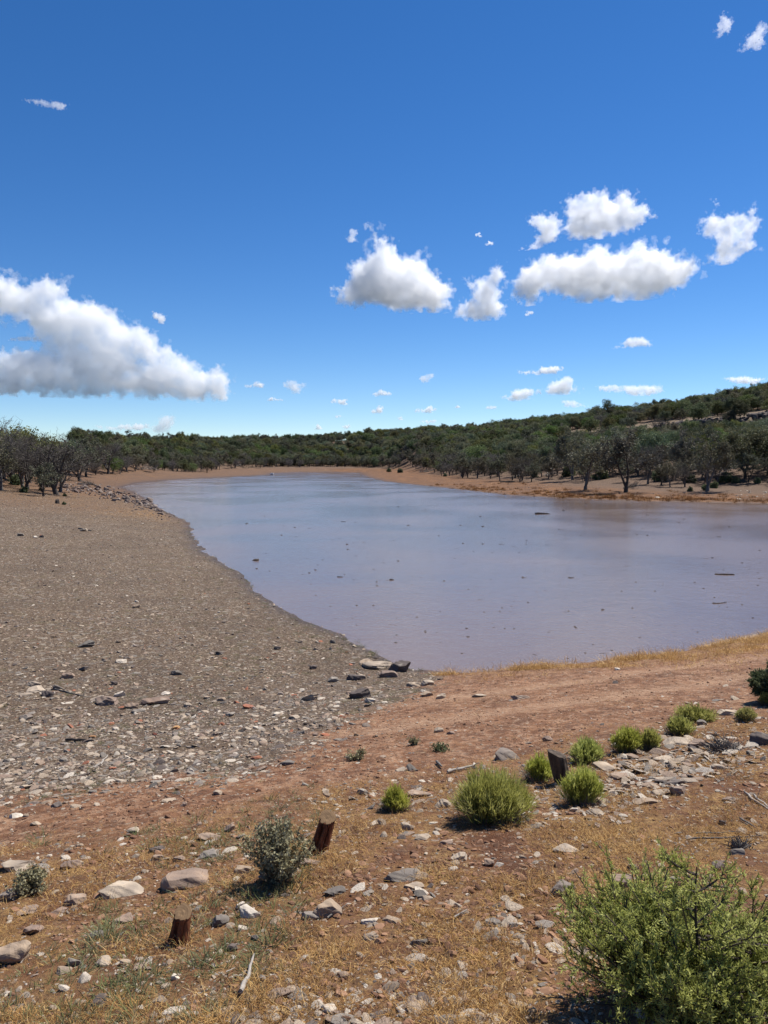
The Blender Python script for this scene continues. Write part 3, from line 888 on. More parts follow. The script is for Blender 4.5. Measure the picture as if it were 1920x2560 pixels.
SN = [(348,1174,38,'fallen bleached snag, leftmost of those along the left mud flat',1),(384,1176,36,'fallen bleached snag, second from the left along the left mud flat',1),
 (428,1174,34,'fallen bleached snag, third from the left along the left mud flat',0),(462,1172,34,'fallen bleached snag, fourth from the left along the left mud flat',1),
 (505,1168,28,'grey fallen snag by the bend of the left mud flat',0),(545,1163,30,'fallen grey snag nearest the far wood on the left mud flat',0),
 (1060,1181,34,'grey heap of fallen branches at the left end of the right shore',1),(1320,1190,50,'fallen grey brush running right from the white log on the right shore',0),
 (1372,1190,36,'arching bleached snag at the right end of the fallen brush',1),(1575,1222,40,'low dead branches lying round the foot of the dark many branched juniper',0),
 (225,1215,40,'tangle of grey branches hanging over the riprap right of the wide dead tree',0)]
for i, (u, v, w, lab, pale) in enumerate(SN):
    x, y, z, t_ = ground(u, v); L = w * y / F
    o = obj('fallen_snag', mesh_np('fallen_snag', *snag(40 + i, L, L * 0.42)), M['pale_wood'] if pale else M['grey_wood'])
    o.location = (x, y, z); o.rotation_euler = (0, 0, 0.3 * (-1) ** i + (3.1 if i % 3 == 1 else 0)); tag(o, lab, 'fallen tree')

def log_mesh(seed, L, r, bend=0.06, tip=0.6, sides=9, knots=True):
    rg = np.random.default_rng(seed); n = 12
    P = np.zeros((n, 3)); P[:, 0] = np.linspace(-L / 2, L / 2, n)
    P[:, 1] = np.cumsum(rg.normal(0, bend * L / n, n)); P[:, 2] = r * 0.5 + np.cumsum(rg.normal(0, bend * L / n * 0.3, n))
    rr = np.linspace(r, r * tip, n) * rg.uniform(0.88, 1.12, n)
    rr[0] *= 0.8; rr[-1] *= 0.6
    V, Q = tubes([(P, rr)], sides)
    V += rg.normal(0, r * 0.06, V.shape)
    # end caps
    caps = [np.array([[k, (k + 1) % sides, len(V)] for k in range(sides)]), np.array([[len(V) - sides + (k + 1) % sides, len(V) - sides + k, len(V) + 1] for k in range(sides)])]
    V = np.concatenate([V, P[:1], P[-1:]])
    lines = []
    if knots:
        for k in range(3):
            j = int(rg.integers(2, n - 1)); lines.append((curve(rg, P[j], (rg.normal(0, 1), rg.normal(0, 1), 0.6), L * rg.uniform(0.08, 0.2), 4, 0.2), np.linspace(r * 0.4, r * 0.12, 4)))
        V2, Q2 = tubes(lines, 5); Q = np.concatenate([Q, Q2 + len(V)]); V = np.concatenate([V, V2])
    return V, [Q] + caps
def put_log(seed, u1, v1, u2, v2, rpx, mat, lab, name='fallen_log', cat='log', knots=True, rise=0.0, bend=0.06, tip=0.6):
    a = ground(u1, v1); b = ground(u2, v2)
    dx, dy, dz = b[0] - a[0], b[1] - a[1], b[2] - a[2] + rise
    L = math.hypot(dx, dy); r = rpx * a[1] / F
    o = obj(name, mesh_np(name, *log_mesh(seed, math.sqrt(L * L + dz * dz), r, bend, tip, knots=knots), True), M[mat])
    o.location = ((a[0] + b[0]) / 2, (a[1] + b[1]) / 2, (a[2] + b[2] + rise) / 2)
    o.rotation_euler = (0, -math.atan2(dz, L), math.atan2(dy, dx)); tag(o, lab, cat); return o
put_log(1, 1281, 1195, 1312, 1187, 3.0, 'pale_wood', 'white fallen log pointing up to the right beside a half bare juniper')
put_log(2, 1250, 1206, 1287, 1205, 2.0, 'bark', 'dark log lying alone on the open slope of the right shore')
put_log(3, 302, 1176, 322, 1181, 1.6, 'bark', 'thin dark log lying on the back of the left mud flat')
put_log(4, 1367, 1191, 1378, 1177, 2.0, 'pale_wood', 'short pale arching log by the bleached snag on the right shore', rise=0.8)
put_log(5, 588, 1166, 604, 1163, 2.2, 'grey_wood', 'small grey driftwood lump on the far mud flat')
# ------------------------------------------------------------------ stones that can be told apart
# (u, v centre, width px, height/width seen, tone, shape, label)
RK = [
 (457,2203,124,.36,'brown','b','largest half buried brown boulder among dry stems, just behind the cut stump'),
 (700,2185,120,.30,'tan','s','long flat tan slab lying in front of the greyleaf shrub'),
 (770,2158,70,.35,'tan','s','flat tan slab leaning at the right foot of the greyleaf shrub'),
 (815,2276,84,.62,'tan','b','large angular two tone rock in the lower middle, grey left side and buff right side'),
 (776,2290,50,.55,'grey','b','blue grey wedge of rock against the left side of the large two tone rock'),
 (834,2229,60,.45,'grey','s','dark grey flat topped rock just behind the large two tone rock'),
 (548,2304,46,.72,'grey','b','rounded grey rock right of the cut stump'),
 (624,2282,58,.55,'pale','b','cream coloured lumpy rock between the cut stump and the large two tone rock'),
 (600,2266,26,.80,'pale','b','small cream lump touching the back of the cream lumpy rock'),
 (924,2305,46,.40,'pale','s','flat cream stone right of the large two tone rock'),
 (930,2342,44,.40,'tan','s','flat buff stone below the flat cream stone'),
 (581,2370,28,.75,'dark','b','small rock with a black shaded face below the cream lumpy rock'),
 (255,2407,46,.55,'tan','b','buff triangular rock left of and below the cut stump'),
 (182,2408,42,.60,'grey','b','grey brown rock left of the buff triangular rock'),
 (155,2430,40,.50,'tan','s','tan flat stone just below the grey brown rock at lower left'),
 (20,2388,90,.85,'tan','b','big rounded grey tan boulder cut off by the left edge near the bottom'),
 (174,2162,54,.50,'brown','b','rounded tan brown rock behind the grey green weed at lower left'),
 (35,2168,84,.30,'tan','s','flat tan slab at the left edge behind the grey green weed'),
 (20,2240,64,.55,'grey','b','slate grey rock at the left edge beside the grey green weed'),
 (64,2278,54,.45,'tan','s','flat tan rock below the slate grey rock at the left edge'),
 (139,2282,50,.40,'brown','s','flat brown rock with a dark underside left of the cut stump'),
 (300,2228,120,.32,'tan','s','broad tan slab between the left weeds and the brown boulder'),
 (185,2250,54,.50,'tan','b','blocky tan rock with a dark left face near the left weeds'),
 (304,2300,52,.40,'brown','s','brown plate of rock left of the cut stump'),
 (236,2340,38,.60,'grey','b','pale grey pointed rock below the brown plate'),
 (80,2325,48,.50,'brown','s','purple brown flat stone near the left edge above the rounded boulder'),
 (521,2138,62,.30,'grey','s','dark edged flat grey slab left of the greyleaf shrub'),
 (390,2146,36,.55,'tan','b','tan wedge of rock leaning on a dark flat stone behind the brown boulder'),
 (392,2122,44,.45,'dark','s','dark flat stone carrying a pale chip, behind the tan wedge'),
 (446,2149,32,.50,'tan','b','small blocky tan rock left of the dark edged grey slab'),
 (573,2070,28,.85,'brown','b','upright purple brown stone at the edge of the dirt track'),
 (522,2092,60,.40,'tan','s','tan slab beside the upright purple brown stone'),
 (607,2175,46,.55,'tan','b','round tan rock at the left foot of the greyleaf shrub'),
 (906,1980,30,.62,'grey','b','grey tilted stone behind the leaning red stump'),
 (458,2012,20,.70,'brown','b','lone dark brown stone on the dirt track'),
 (822,2525,48,.45,'pale','s','pale flat stone near the bottom edge in the middle'),
 (700,2488,70,.40,'tan','s','low tan rock at the bottom right of the pale stick'),
 (637,2345,26,.5,'grey','s','small slate chip above the pale stick'),
 (857,2438,34,.45,'tan','s','buff chip on bare red soil left of the sapling juniper'),
 (684,2446,28,.65,'pale','b','round cream stone right of the pale stick'),
 (655,2447,30,.65,'grey','b','grey cobble touching the round cream stone'),
 (437,2443,24,.7,'pale','b','knobbly white stone below the cut stump'),
 (1411,2222,78,.48,'grey','b','grey wedge shaped rock with a dark left face, above and left of the sapling juniper'),
 (1420,2126,76,.26,'tan','s','flat pale slab with a bluish right end in the dry grass'),
 (1151,2144,46,.55,'tan','b','tan angular rock in dry grass below the biggest green broom bush'),
 (1223,2158,28,.80,'tan','b','small upright buff rock with a shadowed left side in dry grass'),
 (1010,2192,112,.22,'grey','s','long thin dark grey slab in dry grass, right of the large two tone rock'),
 (1035,2218,56,.30,'tan','s','small tan plate under the long thin dark slab'),
 (1053,2238,40,.50,'grey','b','pale grey stone below the long thin dark slab'),
 (1559,2205,60,.62,'brown','b','rough ridged purple brown rock just left of the sapling juniper top'),
 (1583,2170,32,.70,'dark','b','black lump behind the ridged purple brown rock'),
 (1802,2164,46,.50,'dark','b','dark rock in the dry grass right of the sapling juniper top'),
 (1047,2357,50,.50,'grey','b','pair of joined grey stones left of the sapling juniper'),
 (1235,2309,46,.45,'grey','s','knotted grey stone in dry grass left of the sapling juniper'),
 (1285,2314,26,.6,'grey','b','small grey stone at the right end of the knotted grey stone'),
 (1028,2415,22,.7,'grey','b','small round dark grey cobble at the bottom middle'),
 (1298,2032,34,.55,'pale','b','pale round rock at the right foot of the biggest green broom bush'),
 (1284,2048,30,.5,'tan','s','small flat stone below the pale round rock'),
 (1055,2090,50,.50,'tan','s','half buried buff stone left below the biggest green broom bush'),
 (1018,2066,34,.75,'tan','b','upright buff stone left of the biggest green broom bush'),
 (1115,2106,34,.4,'brown','s','thin brown stone below the half buried buff stone'),
 (1052,1985,66,.32,'tan','s','flat tan slab between the small yellow broom and the biggest broom bush'),
 (1108,2010,44,.6,'tan','b','tan rock touching the left side of the biggest green broom bush'),
 (1270,1889,72,.48,'grey','b','grey humped rock left of the dark leaning post'),
 (1031,1922,36,.48,'grey','b','grey stone with pale top on the dirt track left of the grey driftwood'),
 (1002,1925,28,.4,'tan','s','flat pale stone just left of the grey stone on the dirt track'),
 (1097,1826,26,.52,'tan','b','small square tan rock on the dirt track'),
 (1127,1832,22,.5,'brown','b','small brown rock right of the square tan rock on the track'),
 (1370,1848,28,.5,'brown','b','brown stone on the track behind the dark leaning post'),
 (1515,1919,62,.34,'tan','s','flat tan slab right of the broom in front of the dark post'),
 (1552,1940,50,.4,'tan','s','tan plate of rock just below the flat slab by the dark post'),
 (1582,1892,38,.40,'tan','s','tan rectangular stone below the broom bushes on the stony strip'),
 (1660,1897,58,.30,'tan','s','tilted thin tan plate in the middle of the stony strip'),
 (1697,1853,68,.34,'tan','s','large flat topped tan rock with a black undercut beside the grey dead brush'),
 (1745,1858,46,.50,'brown','b','pinkish brown rock under the left side of the grey dead brush'),
 (1736,1872,30,.6,'dark','b','dark angular rock below the pinkish brown rock'),
 (1758,1807,32,.62,'grey','b','round two tone grey boulder at the back of the stony strip'),
 (1698,1976,48,.72,'brown','b','round dark brown boulder sitting on the stony strip, right of the broom'),
 (1690,1957,52,.35,'grey','s','grey flat rock behind the round dark brown boulder'),
 (1648,1983,34,.45,'tan','s','grey tan stone touching the left of the round dark brown boulder'),
 (1618,2002,66,.32,'tan','s','broad flat buff rock below left of the round dark brown boulder'),
 (1565,1964,22,.70,'tan','b','small round cornered tan block left of the round dark brown boulder'),
 (1583,1956,14,.5,'pale','b','tiny whitish stone beside the small tan block'),
 (1495,2030,50,.42,'tan','s','buff stone below the second broom bush'),
 (1505,2014,24,.45,'pale','s','small white stone behind the buff stone below the second broom bush'),
 (1726,1915,38,.35,'tan','s','pale flat chip in the right part of the stony strip'),
 (1800,1918,44,.5,'tan','b','light tan rock at the right of the stony strip'),
 (1825,2000,36,.5,'brown','b','brown stone in dry grass right of the round dark brown boulder'),
 (1855,2078,34,.5,'tan','b','tan stone beside the thin grey sticks at the right edge'),
 (1845,2130,38,.45,'grey','b','grey stones in the dry grass above the sapling juniper at right'),
 (1908,1850,60,.62,'dark','b','black boulder cut off by the right edge beside the grey dead brush'),
 (1880,1882,26,.45,'grey','b','small grey stone in front of the black boulder at the right edge'),
 (1863,1790,46,.5,'tan','b','mossy yellow rock behind the yellow broom at the right edge'),
 (1830,1782,60,.25,'tan','s','long low tan rock left of the mossy yellow rock'),
 (1690,2200,30,.5,'grey','b','grey rock half hidden behind the top of the sapling juniper'),
 (998,1668,60,.62,'dark','b','large black angular rock standing at the water edge where the beach meets the dirt'),
 (972,1686,52,.45,'brown','b','brown rock against the left side of the black angular shore rock'),
 (945,1664,80,.25,'tan','s','broad flat tan rock left of the black angular shore rock'),
 (917,1655,40,.3,'tan','s','small flat tan rock at the left end of the broad flat shore rock'),
 (1070,1707,36,.50,'tan','b','rounded tan boulder right below the black angular shore rock'),
 (1035,1712,40,.40,'tan','b','tan boulder between the black shore rock and the rounded tan boulder'),
 (1070,1735,36,.45,'tan','b','flat tan boulder under the rounded tan boulder'),
 (1102,1742,30,.5,'tan','b','smaller tan boulder to the right of the flat tan boulder'),
 (1200,1738,40,.35,'tan','s','pale flat stone lying alone on the dirt right of the shore boulders'),
 (1301,1745,50,.16,'tan','s','long thin pale slab flush with the dirt track'),
 (1232,1645,16,.5,'dark','b','small dark stone on the near water edge'),
 (1545,1673,16,.5,'pale','b','small white stone at the foot of the dry grass on the near water edge'),
 (890,1694,52,.42,'dark','b','dark rock on the beach left of the flat tan shore rock'),
 (898,1736,58,.48,'dark','b','black brown rock below the dark beach rock near the dirt edge'),
 (925,1752,30,.5,'pale','b','whitish stone right of the black brown beach rock'),
 (898,1690,30,.4,'tan','s','tan stone right of the dark beach rock'),
 (833,1700,28,.6,'grey','b','rounded grey brown stone on the beach left of the dark beach rock'),
 (773,1745,52,.35,'tan','b','smooth pale oval rock on the beach, right of the red stone'),
 (622,1767,36,.32,'red','s','flat brick red stone on the gravel beach'),
 (440,1819,20,.55,'orange','b','small rounded orange stone on the gravel beach'),
 (386,1835,14,.7,'red','b','small round red brown stone left of the orange stone'),
 (812,1837,24,.4,'red','s','faded red chip on the gravel near the dirt edge'),
 (230,1842,18,.45,'orange','s','small orange chip at the left of the gravel beach'),
 (530,1846,10,.5,'orange','b','tiny orange pebble right of the orange stone'),
 (388,1753,72,.34,'brown','b','long humped brown rock on the gravel beach'),
 (263,1754,62,.45,'brown','b','dark brown lumpy rock left of the long humped brown rock'),
 (237,1748,40,.4,'tan','s','tan slab leaning on the left of the dark brown lumpy rock'),
 (168,1690,34,.52,'brown','b','brown tilted rock on the left of the beach'),
 (81,1710,36,.40,'tan','b','pale tan rock at the left of the beach, behind another of its size'),
 (84,1726,46,.35,'tan','s','flat pale tan rock in front of its twin at the left of the beach'),
 (60,1735,34,.4,'tan','s','tan stone left of the flat pale tan rock'),
 (116,1736,36,.55,'dark','b','dark grey rock right of the two pale tan rocks'),
 (143,1718,26,.6,'grey','b','rounded grey stone above the dark grey rock on the left beach'),
 (214,1612,44,.35,'grey','b','grey brown rock half way along the left beach'),
 (206,1671,26,.5,'dark','b','dark stone right of the brown tilted rock'),
 (440,1682,30,.52,'grey','b','dark grey rock in the middle of the beach'),
 (301,1653,28,.4,'pale','s','pale flat stone left of the dark grey middle rock'),
 (284,1708,18,.8,'dark','b','upright purple stone on the beach above the long humped rock'),
 (298,1735,28,.6,'pale','b','light stone just above the left end of the long humped rock'),
 (412,1733,24,.45,'pale','s','pale chip above the right end of the long humped rock'),
 (469,1763,24,.6,'tan','b','tan wedge right of the long humped rock'),
 (550,1748,28,.45,'tan','b','tan stone above the flat brick red stone'),
 (518,1743,20,.5,'tan','s','small tan stone left of the tan stone above the red one'),
 (328,1765,36,.5,'tan','b','tan stone touching the lower left of the long humped rock'),
 (343,1778,38,.3,'grey','s','flat grey stone below the long humped rock'),
 (62,1794,32,.5,'grey','b','light grey rock near the left edge of the beach'),
 (174,1815,20,.9,'red','b','reddish brown upright stone on the left beach'),
 (289,1822,20,.5,'pale','b','small cream stone below left of the orange stone'),
 (573,1786,26,.4,'grey','s','slate grey stone below the flat brick red stone'),
 (735,1793,30,.4,'tan','s','light triangular stone on the gravel near the dirt track'),
 (695,1785,26,.5,'pale','s','pale chip left of the light triangular stone'),
 (793,1622,24,.45,'tan','b','tan rock near the water edge in the middle of the beach'),
 (832,1604,16,.8,'grey','b','small upright grey stone at the water edge'),
 (693,1620,20,.55,'dark','b','dark stone beside a white chip near the middle of the beach'),
 (548,1633,22,.45,'dark','b','dark grey stone in the centre of the beach'),
 (783,1668,22,.6,'dark','b','black sided stone left of the flat tan shore rocks'),
 (339,1516,22,.5,'tan','b','tan rock high on the beach with a white pebble behind it'),
 (341,1503,11,.7,'pale','b','white pebble behind the tan rock high on the beach'),
 (88,1342,10,.7,'pale','b','white stone on the far left of the beach'),
 (104,1341,14,.6,'dark','b','dark green grey stone right of the white stone on the far left'),
 (50,1337,16,.6,'grey','b','pale grey stone left of the white stone on the far left'),
 (208,1325,18,.5,'tan','b','tan stone at the back of the beach by a short stick'),
 (60,1968,40,.35,'tan','s','tan stone at the left edge of the dirt track'),
 (38,2040,40,.35,'pale','s','pale flat stone lying on the dirt track near the left edge'),
 (168,1970,28,.55,'tan','b','buff stone where the gravel meets the dirt track'),
 (115,2005,34,.45,'tan','s','pink tan stone on the dirt track left of the buff stone'),
 (138,2012,30,.6,'grey','b','round grey stone on the dirt track beside the pink tan one'),
 (330,2077,40,.3,'tan','s','thin tan plate on the dirt track above the brown boulder'),
 (88,2060,30,.3,'tan','s','tan sliver on the dirt track at left'),
 (717,1908,42,.3,'grey','s','flat slab with a black shadow on the dirt track edge'),
 (543,1982,26,.5,'tan','b','tan rock at the edge of the dirt track left of the middle'),
]
MATK = {'tan': 'tan', 'grey': 'grey', 'brown': 'brown', 'dark': 'dark', 'red': 'red', 'pale': 'pale', 'orange': 'orange'}
rocks_xy = []
def put_rock(i, u, v, w, hw, mat, shape, name='rock'):
    # the reading gives the rock's centre: its foot is a little lower
    x, y, z, t_ = ground(u, v + w * hw * 0.30)
    W = w * y / F
    rg = np.random.default_rng(900 + i)
    dep = math.atan2(CAM_H - z, y)            # how steeply it is seen
    if shape == 's': hh = W * 0.14 + 0.01; dp = W * np.clip(hw / max(math.sin(dep), 0.2), 0.45, 1.0)
    else:
        hh = W * hw * 0.80; dp = W * rg.uniform(0.6, 0.85)
    V, Fc = stone(900 + i, (W / 2, dp / 2, hh * (0.62 if shape == 'b' else 0.8)), int(rg.integers(9, 15)), 4 if W > 0.12 or w > 40 else 3, 0.035)
    rz = rg.uniform(-0.35, 0.35); sl = 0.0
    o = obj(name, mesh_np(name, V, Fc), M[mat])
    o.location = (x, y + dp * 0.25, float(H(x, y + dp * 0.25)[0]) + hh * (0.22 if shape == 'b' else 0.22))
    o.rotation_euler = (rg.normal(0, 0.10) + (-0.16 if y < 14 and bank_d(x, y) > 1 and shape == 's' else 0), rg.normal(0, 0.10), rz)
    rocks_xy.append((o.location.x, o.location.y, W / 2))
    return o, W, hh
for i, (u, v, w, hw, tone, shp, lab) in enumerate(RK):
    o, W, hh = put_rock(i, u, v, w, hw, MATK[tone], shp); tag(o, lab, 'rock')

M['chips'] = stone_mat('chip_stone', [PALE[0], TAN[3], TAN[0], TAN[1], GREY[2], TAN[3], BROWN[1], PALE[0], TAN[2], GREY[0], TAN[4], DARK[1], PALE[1], TAN[1]])
# riprap along the point of the left bank
RPT = [(145,1213),(175,1222),(200,1220),(225,1224),(252,1232),(280,1238),(305,1243),(330,1250),(352,1256),(372,1262),(388,1268),(400,1275),(408,1284)]
rp = np.random.default_rng(5)
tpl = [mesh_np('rock', *stone(60 + k, (1, rp.uniform(.6, .9), rp.uniform(.45, .75)), 11, 2, 0)) for k in range(14)]
for m_ in tpl: m_.materials.append(M['shore'])
for k in range(78):
    a = rp.random() * (len(RPT) - 1.001); j = int(a); f = a - j
    u = RPT[j][0] * (1 - f) + RPT[j + 1][0] * f + rp.normal(0, 10); v = RPT[j][1] * (1 - f) + RPT[j + 1][1] * f + rp.normal(0, 6) * (1.3 - a / 14)
    x, y, z, t_ = ground(u, v)
    if polydist(np.array([x]), np.array([y]), WP)[0] < 0.15: continue
    w = rp.uniform(8, 17) * y / F
    o = obj('rock', tpl[k % 14]); o.scale = (w / 2,) * 3; o.location = (x, y, z + w * 0.14); o.rotation_euler = (rp.normal(0, .35), rp.normal(0, .35), rp.uniform(0, 6.28))
    tag(o, 'reddish brown angular rock in the line of rocks along the left point', 'rock', 'rocks along the left point')
RR_ = []
for k in range(420):
    a = rp.random() * (len(RPT) - 1.001); j = int(a); f = a - j
    x, y, z, t_ = ground(RPT[j][0] * (1 - f) + RPT[j + 1][0] * f + rp.normal(0, 13), RPT[j][1] * (1 - f) + RPT[j + 1][1] * f + rp.normal(0, 8))
    if polydist(np.array([x]), np.array([y]), WP)[0] > 0.1: RR_.append((x, y, z + .03, rp.uniform(3, 8) * y / F / 2))
RR_ = np.array(RR_); n_ = len(RR_)
scatter('riprap_rubble', RR_[:, :3], rp.uniform(-.4, .4, (n_, 3)) * [1, 1, 8], np.repeat(RR_[:, 3:], 3, 1), rp.integers(0, 14, n_), [(m_, None) for m_ in tpl], 'small broken rocks filling the line of rocks along the left point')
# pale stones at the right edge of the far shore
tplp = [mesh_np('rock', *stone(160 + k, (1, .8, .35), 10, 2, 0)) for k in range(5)]
for m_ in tplp: m_.materials.append(M['pale'])
for k in range(26):
    u = rp.uniform(1835, 1918); v = 1237 + rp.normal(0, 8) - (u - 1875) * 0.05
    x, y, z, t_ = ground(u, v); w = rp.uniform(3, 7) * y / F
    o = obj('rock', tplp[k % 5]); o.scale = (w / 2,) * 3; o.location = (x, y, z + w * .1); o.rotation_euler = (0, rp.normal(0, .2), rp.uniform(0, 6))
    tag(o, 'small whitish rock in the pale stone patch at the right of the far shore', 'rock', 'pale stones on the far right shore')
for u, v, w, lab in ((1849,1247,14,'flat white boulder at the lower left of the pale stones on the far shore'),(1645,1243,12,'flat white stone near the water below the half bare juniper on the right shore'),(1565,1245,12,'flat pale stone near the water below the dark many branched juniper'),(1622,1244,9,'small pale stone just left of the flat white stone on the far shore')):
    o, W, hh = put_rock(int(u), u, v, w, .4, 'pale', 's'); tag(o, lab, 'rock')
# lava outcrop below the bench on the right-hand hill
def outcrop():
    tl = [mesh_np('rock', *stone(260 + k, (1, rp.uniform(.5, .8), rp.uniform(.5, .8)), 10, 2, 0)) for k in range(10)]
    for m_ in tl: m_.materials.append(M['lava'])
    P = []
    for k in range(330):
        rx = rp.uniform(1170, 1690); q = rp.normal(203, 4.0) if rp.random() < 0.75 else rp.uniform(205, 240)
        if fbm(np.array([rx / 40.]), np.array([0.5]), 2, 3)[0] < -0.08: continue
        r_ = q * float(np.interp(rx, RX, RR)) / 320; tx = (rx * K - 960) / F; y = r_ / math.hypot(1, tx); x = tx * y
        P.append((x, y, rp.uniform(0.8, 2.6) if q < 212 else rp.uniform(0.4, 1.2)))
    for x, y, w in P[:90]:
        o = obj('lava_boulder', tl[int(rp.integers(0, 10))]); o.scale = (w / 2 * 1.3, w / 2, w / 2); o.location = (x, y, float(H(x, y)[0]) + w * .1); o.rotation_euler = (rp.normal(0, .3), rp.normal(0, .3), rp.uniform(0, 6))
        tag(o, 'black lava rock in the outcrop under the grassy bench of the right-hand hill', 'boulder', 'lava rocks on the right-hand hill')
    Q = np.array(P[90:])
    if len(Q):
        n = len(Q)
        scatter('lava_rubble', np.stack([Q[:, 0], Q[:, 1], terrain(Q[:, 0], Q[:, 1])], 1), rp.uniform(-.4, 6, (n, 3)) * [.1, .1, 1], np.repeat(Q[:, 2:3] / 2, 3, 1), rp.integers(0, 10, n),
                [(m_, None) for m_ in tl], 'black lava rubble strewn over the right-hand hill')
outcrop()

# ------------------------------------------------------------------ gravel and pebbles nobody could count
SR = np.random.default_rng(21)
def gravel(n, dmin, dmax, lo, hi, zone_w, name, label, pix):
    """points even in bearing and log distance, kept by zone"""
    tx = SR.uniform(-0.62, 0.62, n * 3); y = np.exp(SR.uniform(math.log(dmin), math.log(dmax), n * 3)); x = tx * y
    s, gr, grass, woods, wet, road, tanz = zones(x, y)
    w = zone_w(x, y, s, gr, grass, road, tanz)
    k = np.nonzero((SR.random(len(x)) < w) & (s > -0.05))[0][:n]
    x, y = x[k], y[k]; n = len(x)
    size = lo * (1 - SR.random(n)) ** (-1 / 2.3); size = np.minimum(size, hi)
    size = np.maximum(size, pix * y / F * SR.uniform(0.8, 1.6, n))
    z = terrain(x, y)
    rot = np.stack([SR.normal(0, .25, n), SR.normal(0, .25, n), SR.uniform(0, 6.28, n)], 1)
    sc = np.stack([size / 2, size / 2 * SR.uniform(.6, 1, n), size / 2 * SR.uniform(.45, 1, n)], 1)
    return scatter(name, np.stack([x, y, z + size * 0.01], 1), rot, sc, SR.integers(0, len(PEB), n), PEB, label)
PEB = [(mesh_np('pebble', *stone(360 + k, (1, SR.uniform(.7, 1), SR.uniform(.35, .7)), 8, 2, 0)), M['mixed']) for k in range(16)]
gravel(52000, 4.5, 85, 0.020, 0.12, lambda x, y, s, g, gr, rd, tz: np.clip(g * (0.45 + 0.9 * (fbm(x * .6, y * .6, 3, 5) + .3)), 0, 1) * np.where(y > 60, 0.6, 1), 'beach_gravel', 'loose gravel and small stones covering the grey brown beach', 2.2)
_p2 = PEB
PEB = [(mesh_np('pebble', *stone(480 + k, (1, .8, .5), 8, 2, 0)), M['chips']) for k in range(10)]
gravel(11000, 2.4, 26, 0.012, 0.07, lambda x, y, s, g, gr, rd, tz: (1 - g) * (0.16 + 0.84 * (1 - rd)) * np.clip(0.5 + 2.2 * fbm(x * .8, y * .8, 3, 15), 0.06, 1), 'bank_pebbles', 'pebbles and stone chips strewn over the red bank', 2.2)
PEB = _p2
gravel(5000, 60, 150, 0.1, 0.3, lambda x, y, s, g, gr, rd, tz: np.where((x > 0) & (s > 0.2) & (s < 22), np.clip(.2 + 2 * fbm(x / 8, y / 8, 2, 5), 0, 1), 0.0), 'shore_gravel', 'small stones on the far right shore', 1.3)
# stony strip with more rubble, on the right of the bank
t = NT('soil_clods'); t.bsdf(t.ramp(t.rand(), [(0, (0.10, 0.055, 0.036)), (.5, (0.20, 0.108, 0.066)), (1, (0.31, 0.18, 0.11))]), .95, spec=.1); M['clod'] = t.m
_peb = PEB
PEB = [(mesh_np('clod', *stone(420 + k, (1, .85, .6), 5, 2, 0)), M['clod']) for k in range(8)]
gravel(16000, 2.4, 26, 0.012, 0.06, lambda x, y, s, g, gr, rd, tz: (1 - g) * np.clip(0.45 + 2.6 * fbm(x * 1.3, y * 1.3, 3, 25), 0.03, 1), 'soil_clods', 'crumbs and clods of red brown soil covering the bank', 1.6)
# pale flat chips
PEB = [(mesh_np('chip', *stone(440 + k, (1, .75, .22), 9, 2, 0)), M['chips']) for k in range(8)]
gravel(7500, 4.5, 60, 0.045, 0.16, lambda x, y, s, g, gr, rd, tz: g * np.clip(.5 + 2 * fbm(x * .5, y * .5, 2, 35), .1, 1) * np.where(y > 13, .6, 1), 'beach_stones', 'flat tan and grey stones lying among the gravel of the beach', 3.5)
gravel(4600, 2.6, 15, 0.028, 0.12, lambda x, y, s, g, gr, rd, tz: (1 - g) * (.12 + (1 - rd)) * np.clip(.4 + 2.5 * fbm(x * .9, y * .9, 2, 36), 0, 1), 'bank_stones', 'flat tan stones lying in the dry grass of the near bank', 4)
CHP = PEB; PEB = _peb
def rubble():
    n = 950
    u = SR.normal(1660, 120, n); v = 1915 + (1660 - u) * 0.28 + SR.normal(0, 48, n)
    P = [ground(a, b)[:3] for a, b in zip(u, np.clip(v, 1700, 2300))]
    P = np.array(P); size = np.minimum(0.028 * (1 - SR.random(n)) ** (-1 / 2.0), 0.16)
    rot = np.stack([SR.normal(0, .3, n), SR.normal(0, .3, n), SR.uniform(0, 6.28, n)], 1)
    sc = np.stack([size / 2, size / 2 * .8, size / 2 * SR.uniform(.3, .8, n)], 1)
    scatter('rock_rubble', P + [0, 0, .006], rot, sc, SR.integers(0, 8, n), CHP, 'broken stones in the stony strip right of the broom bushes')
rubble()

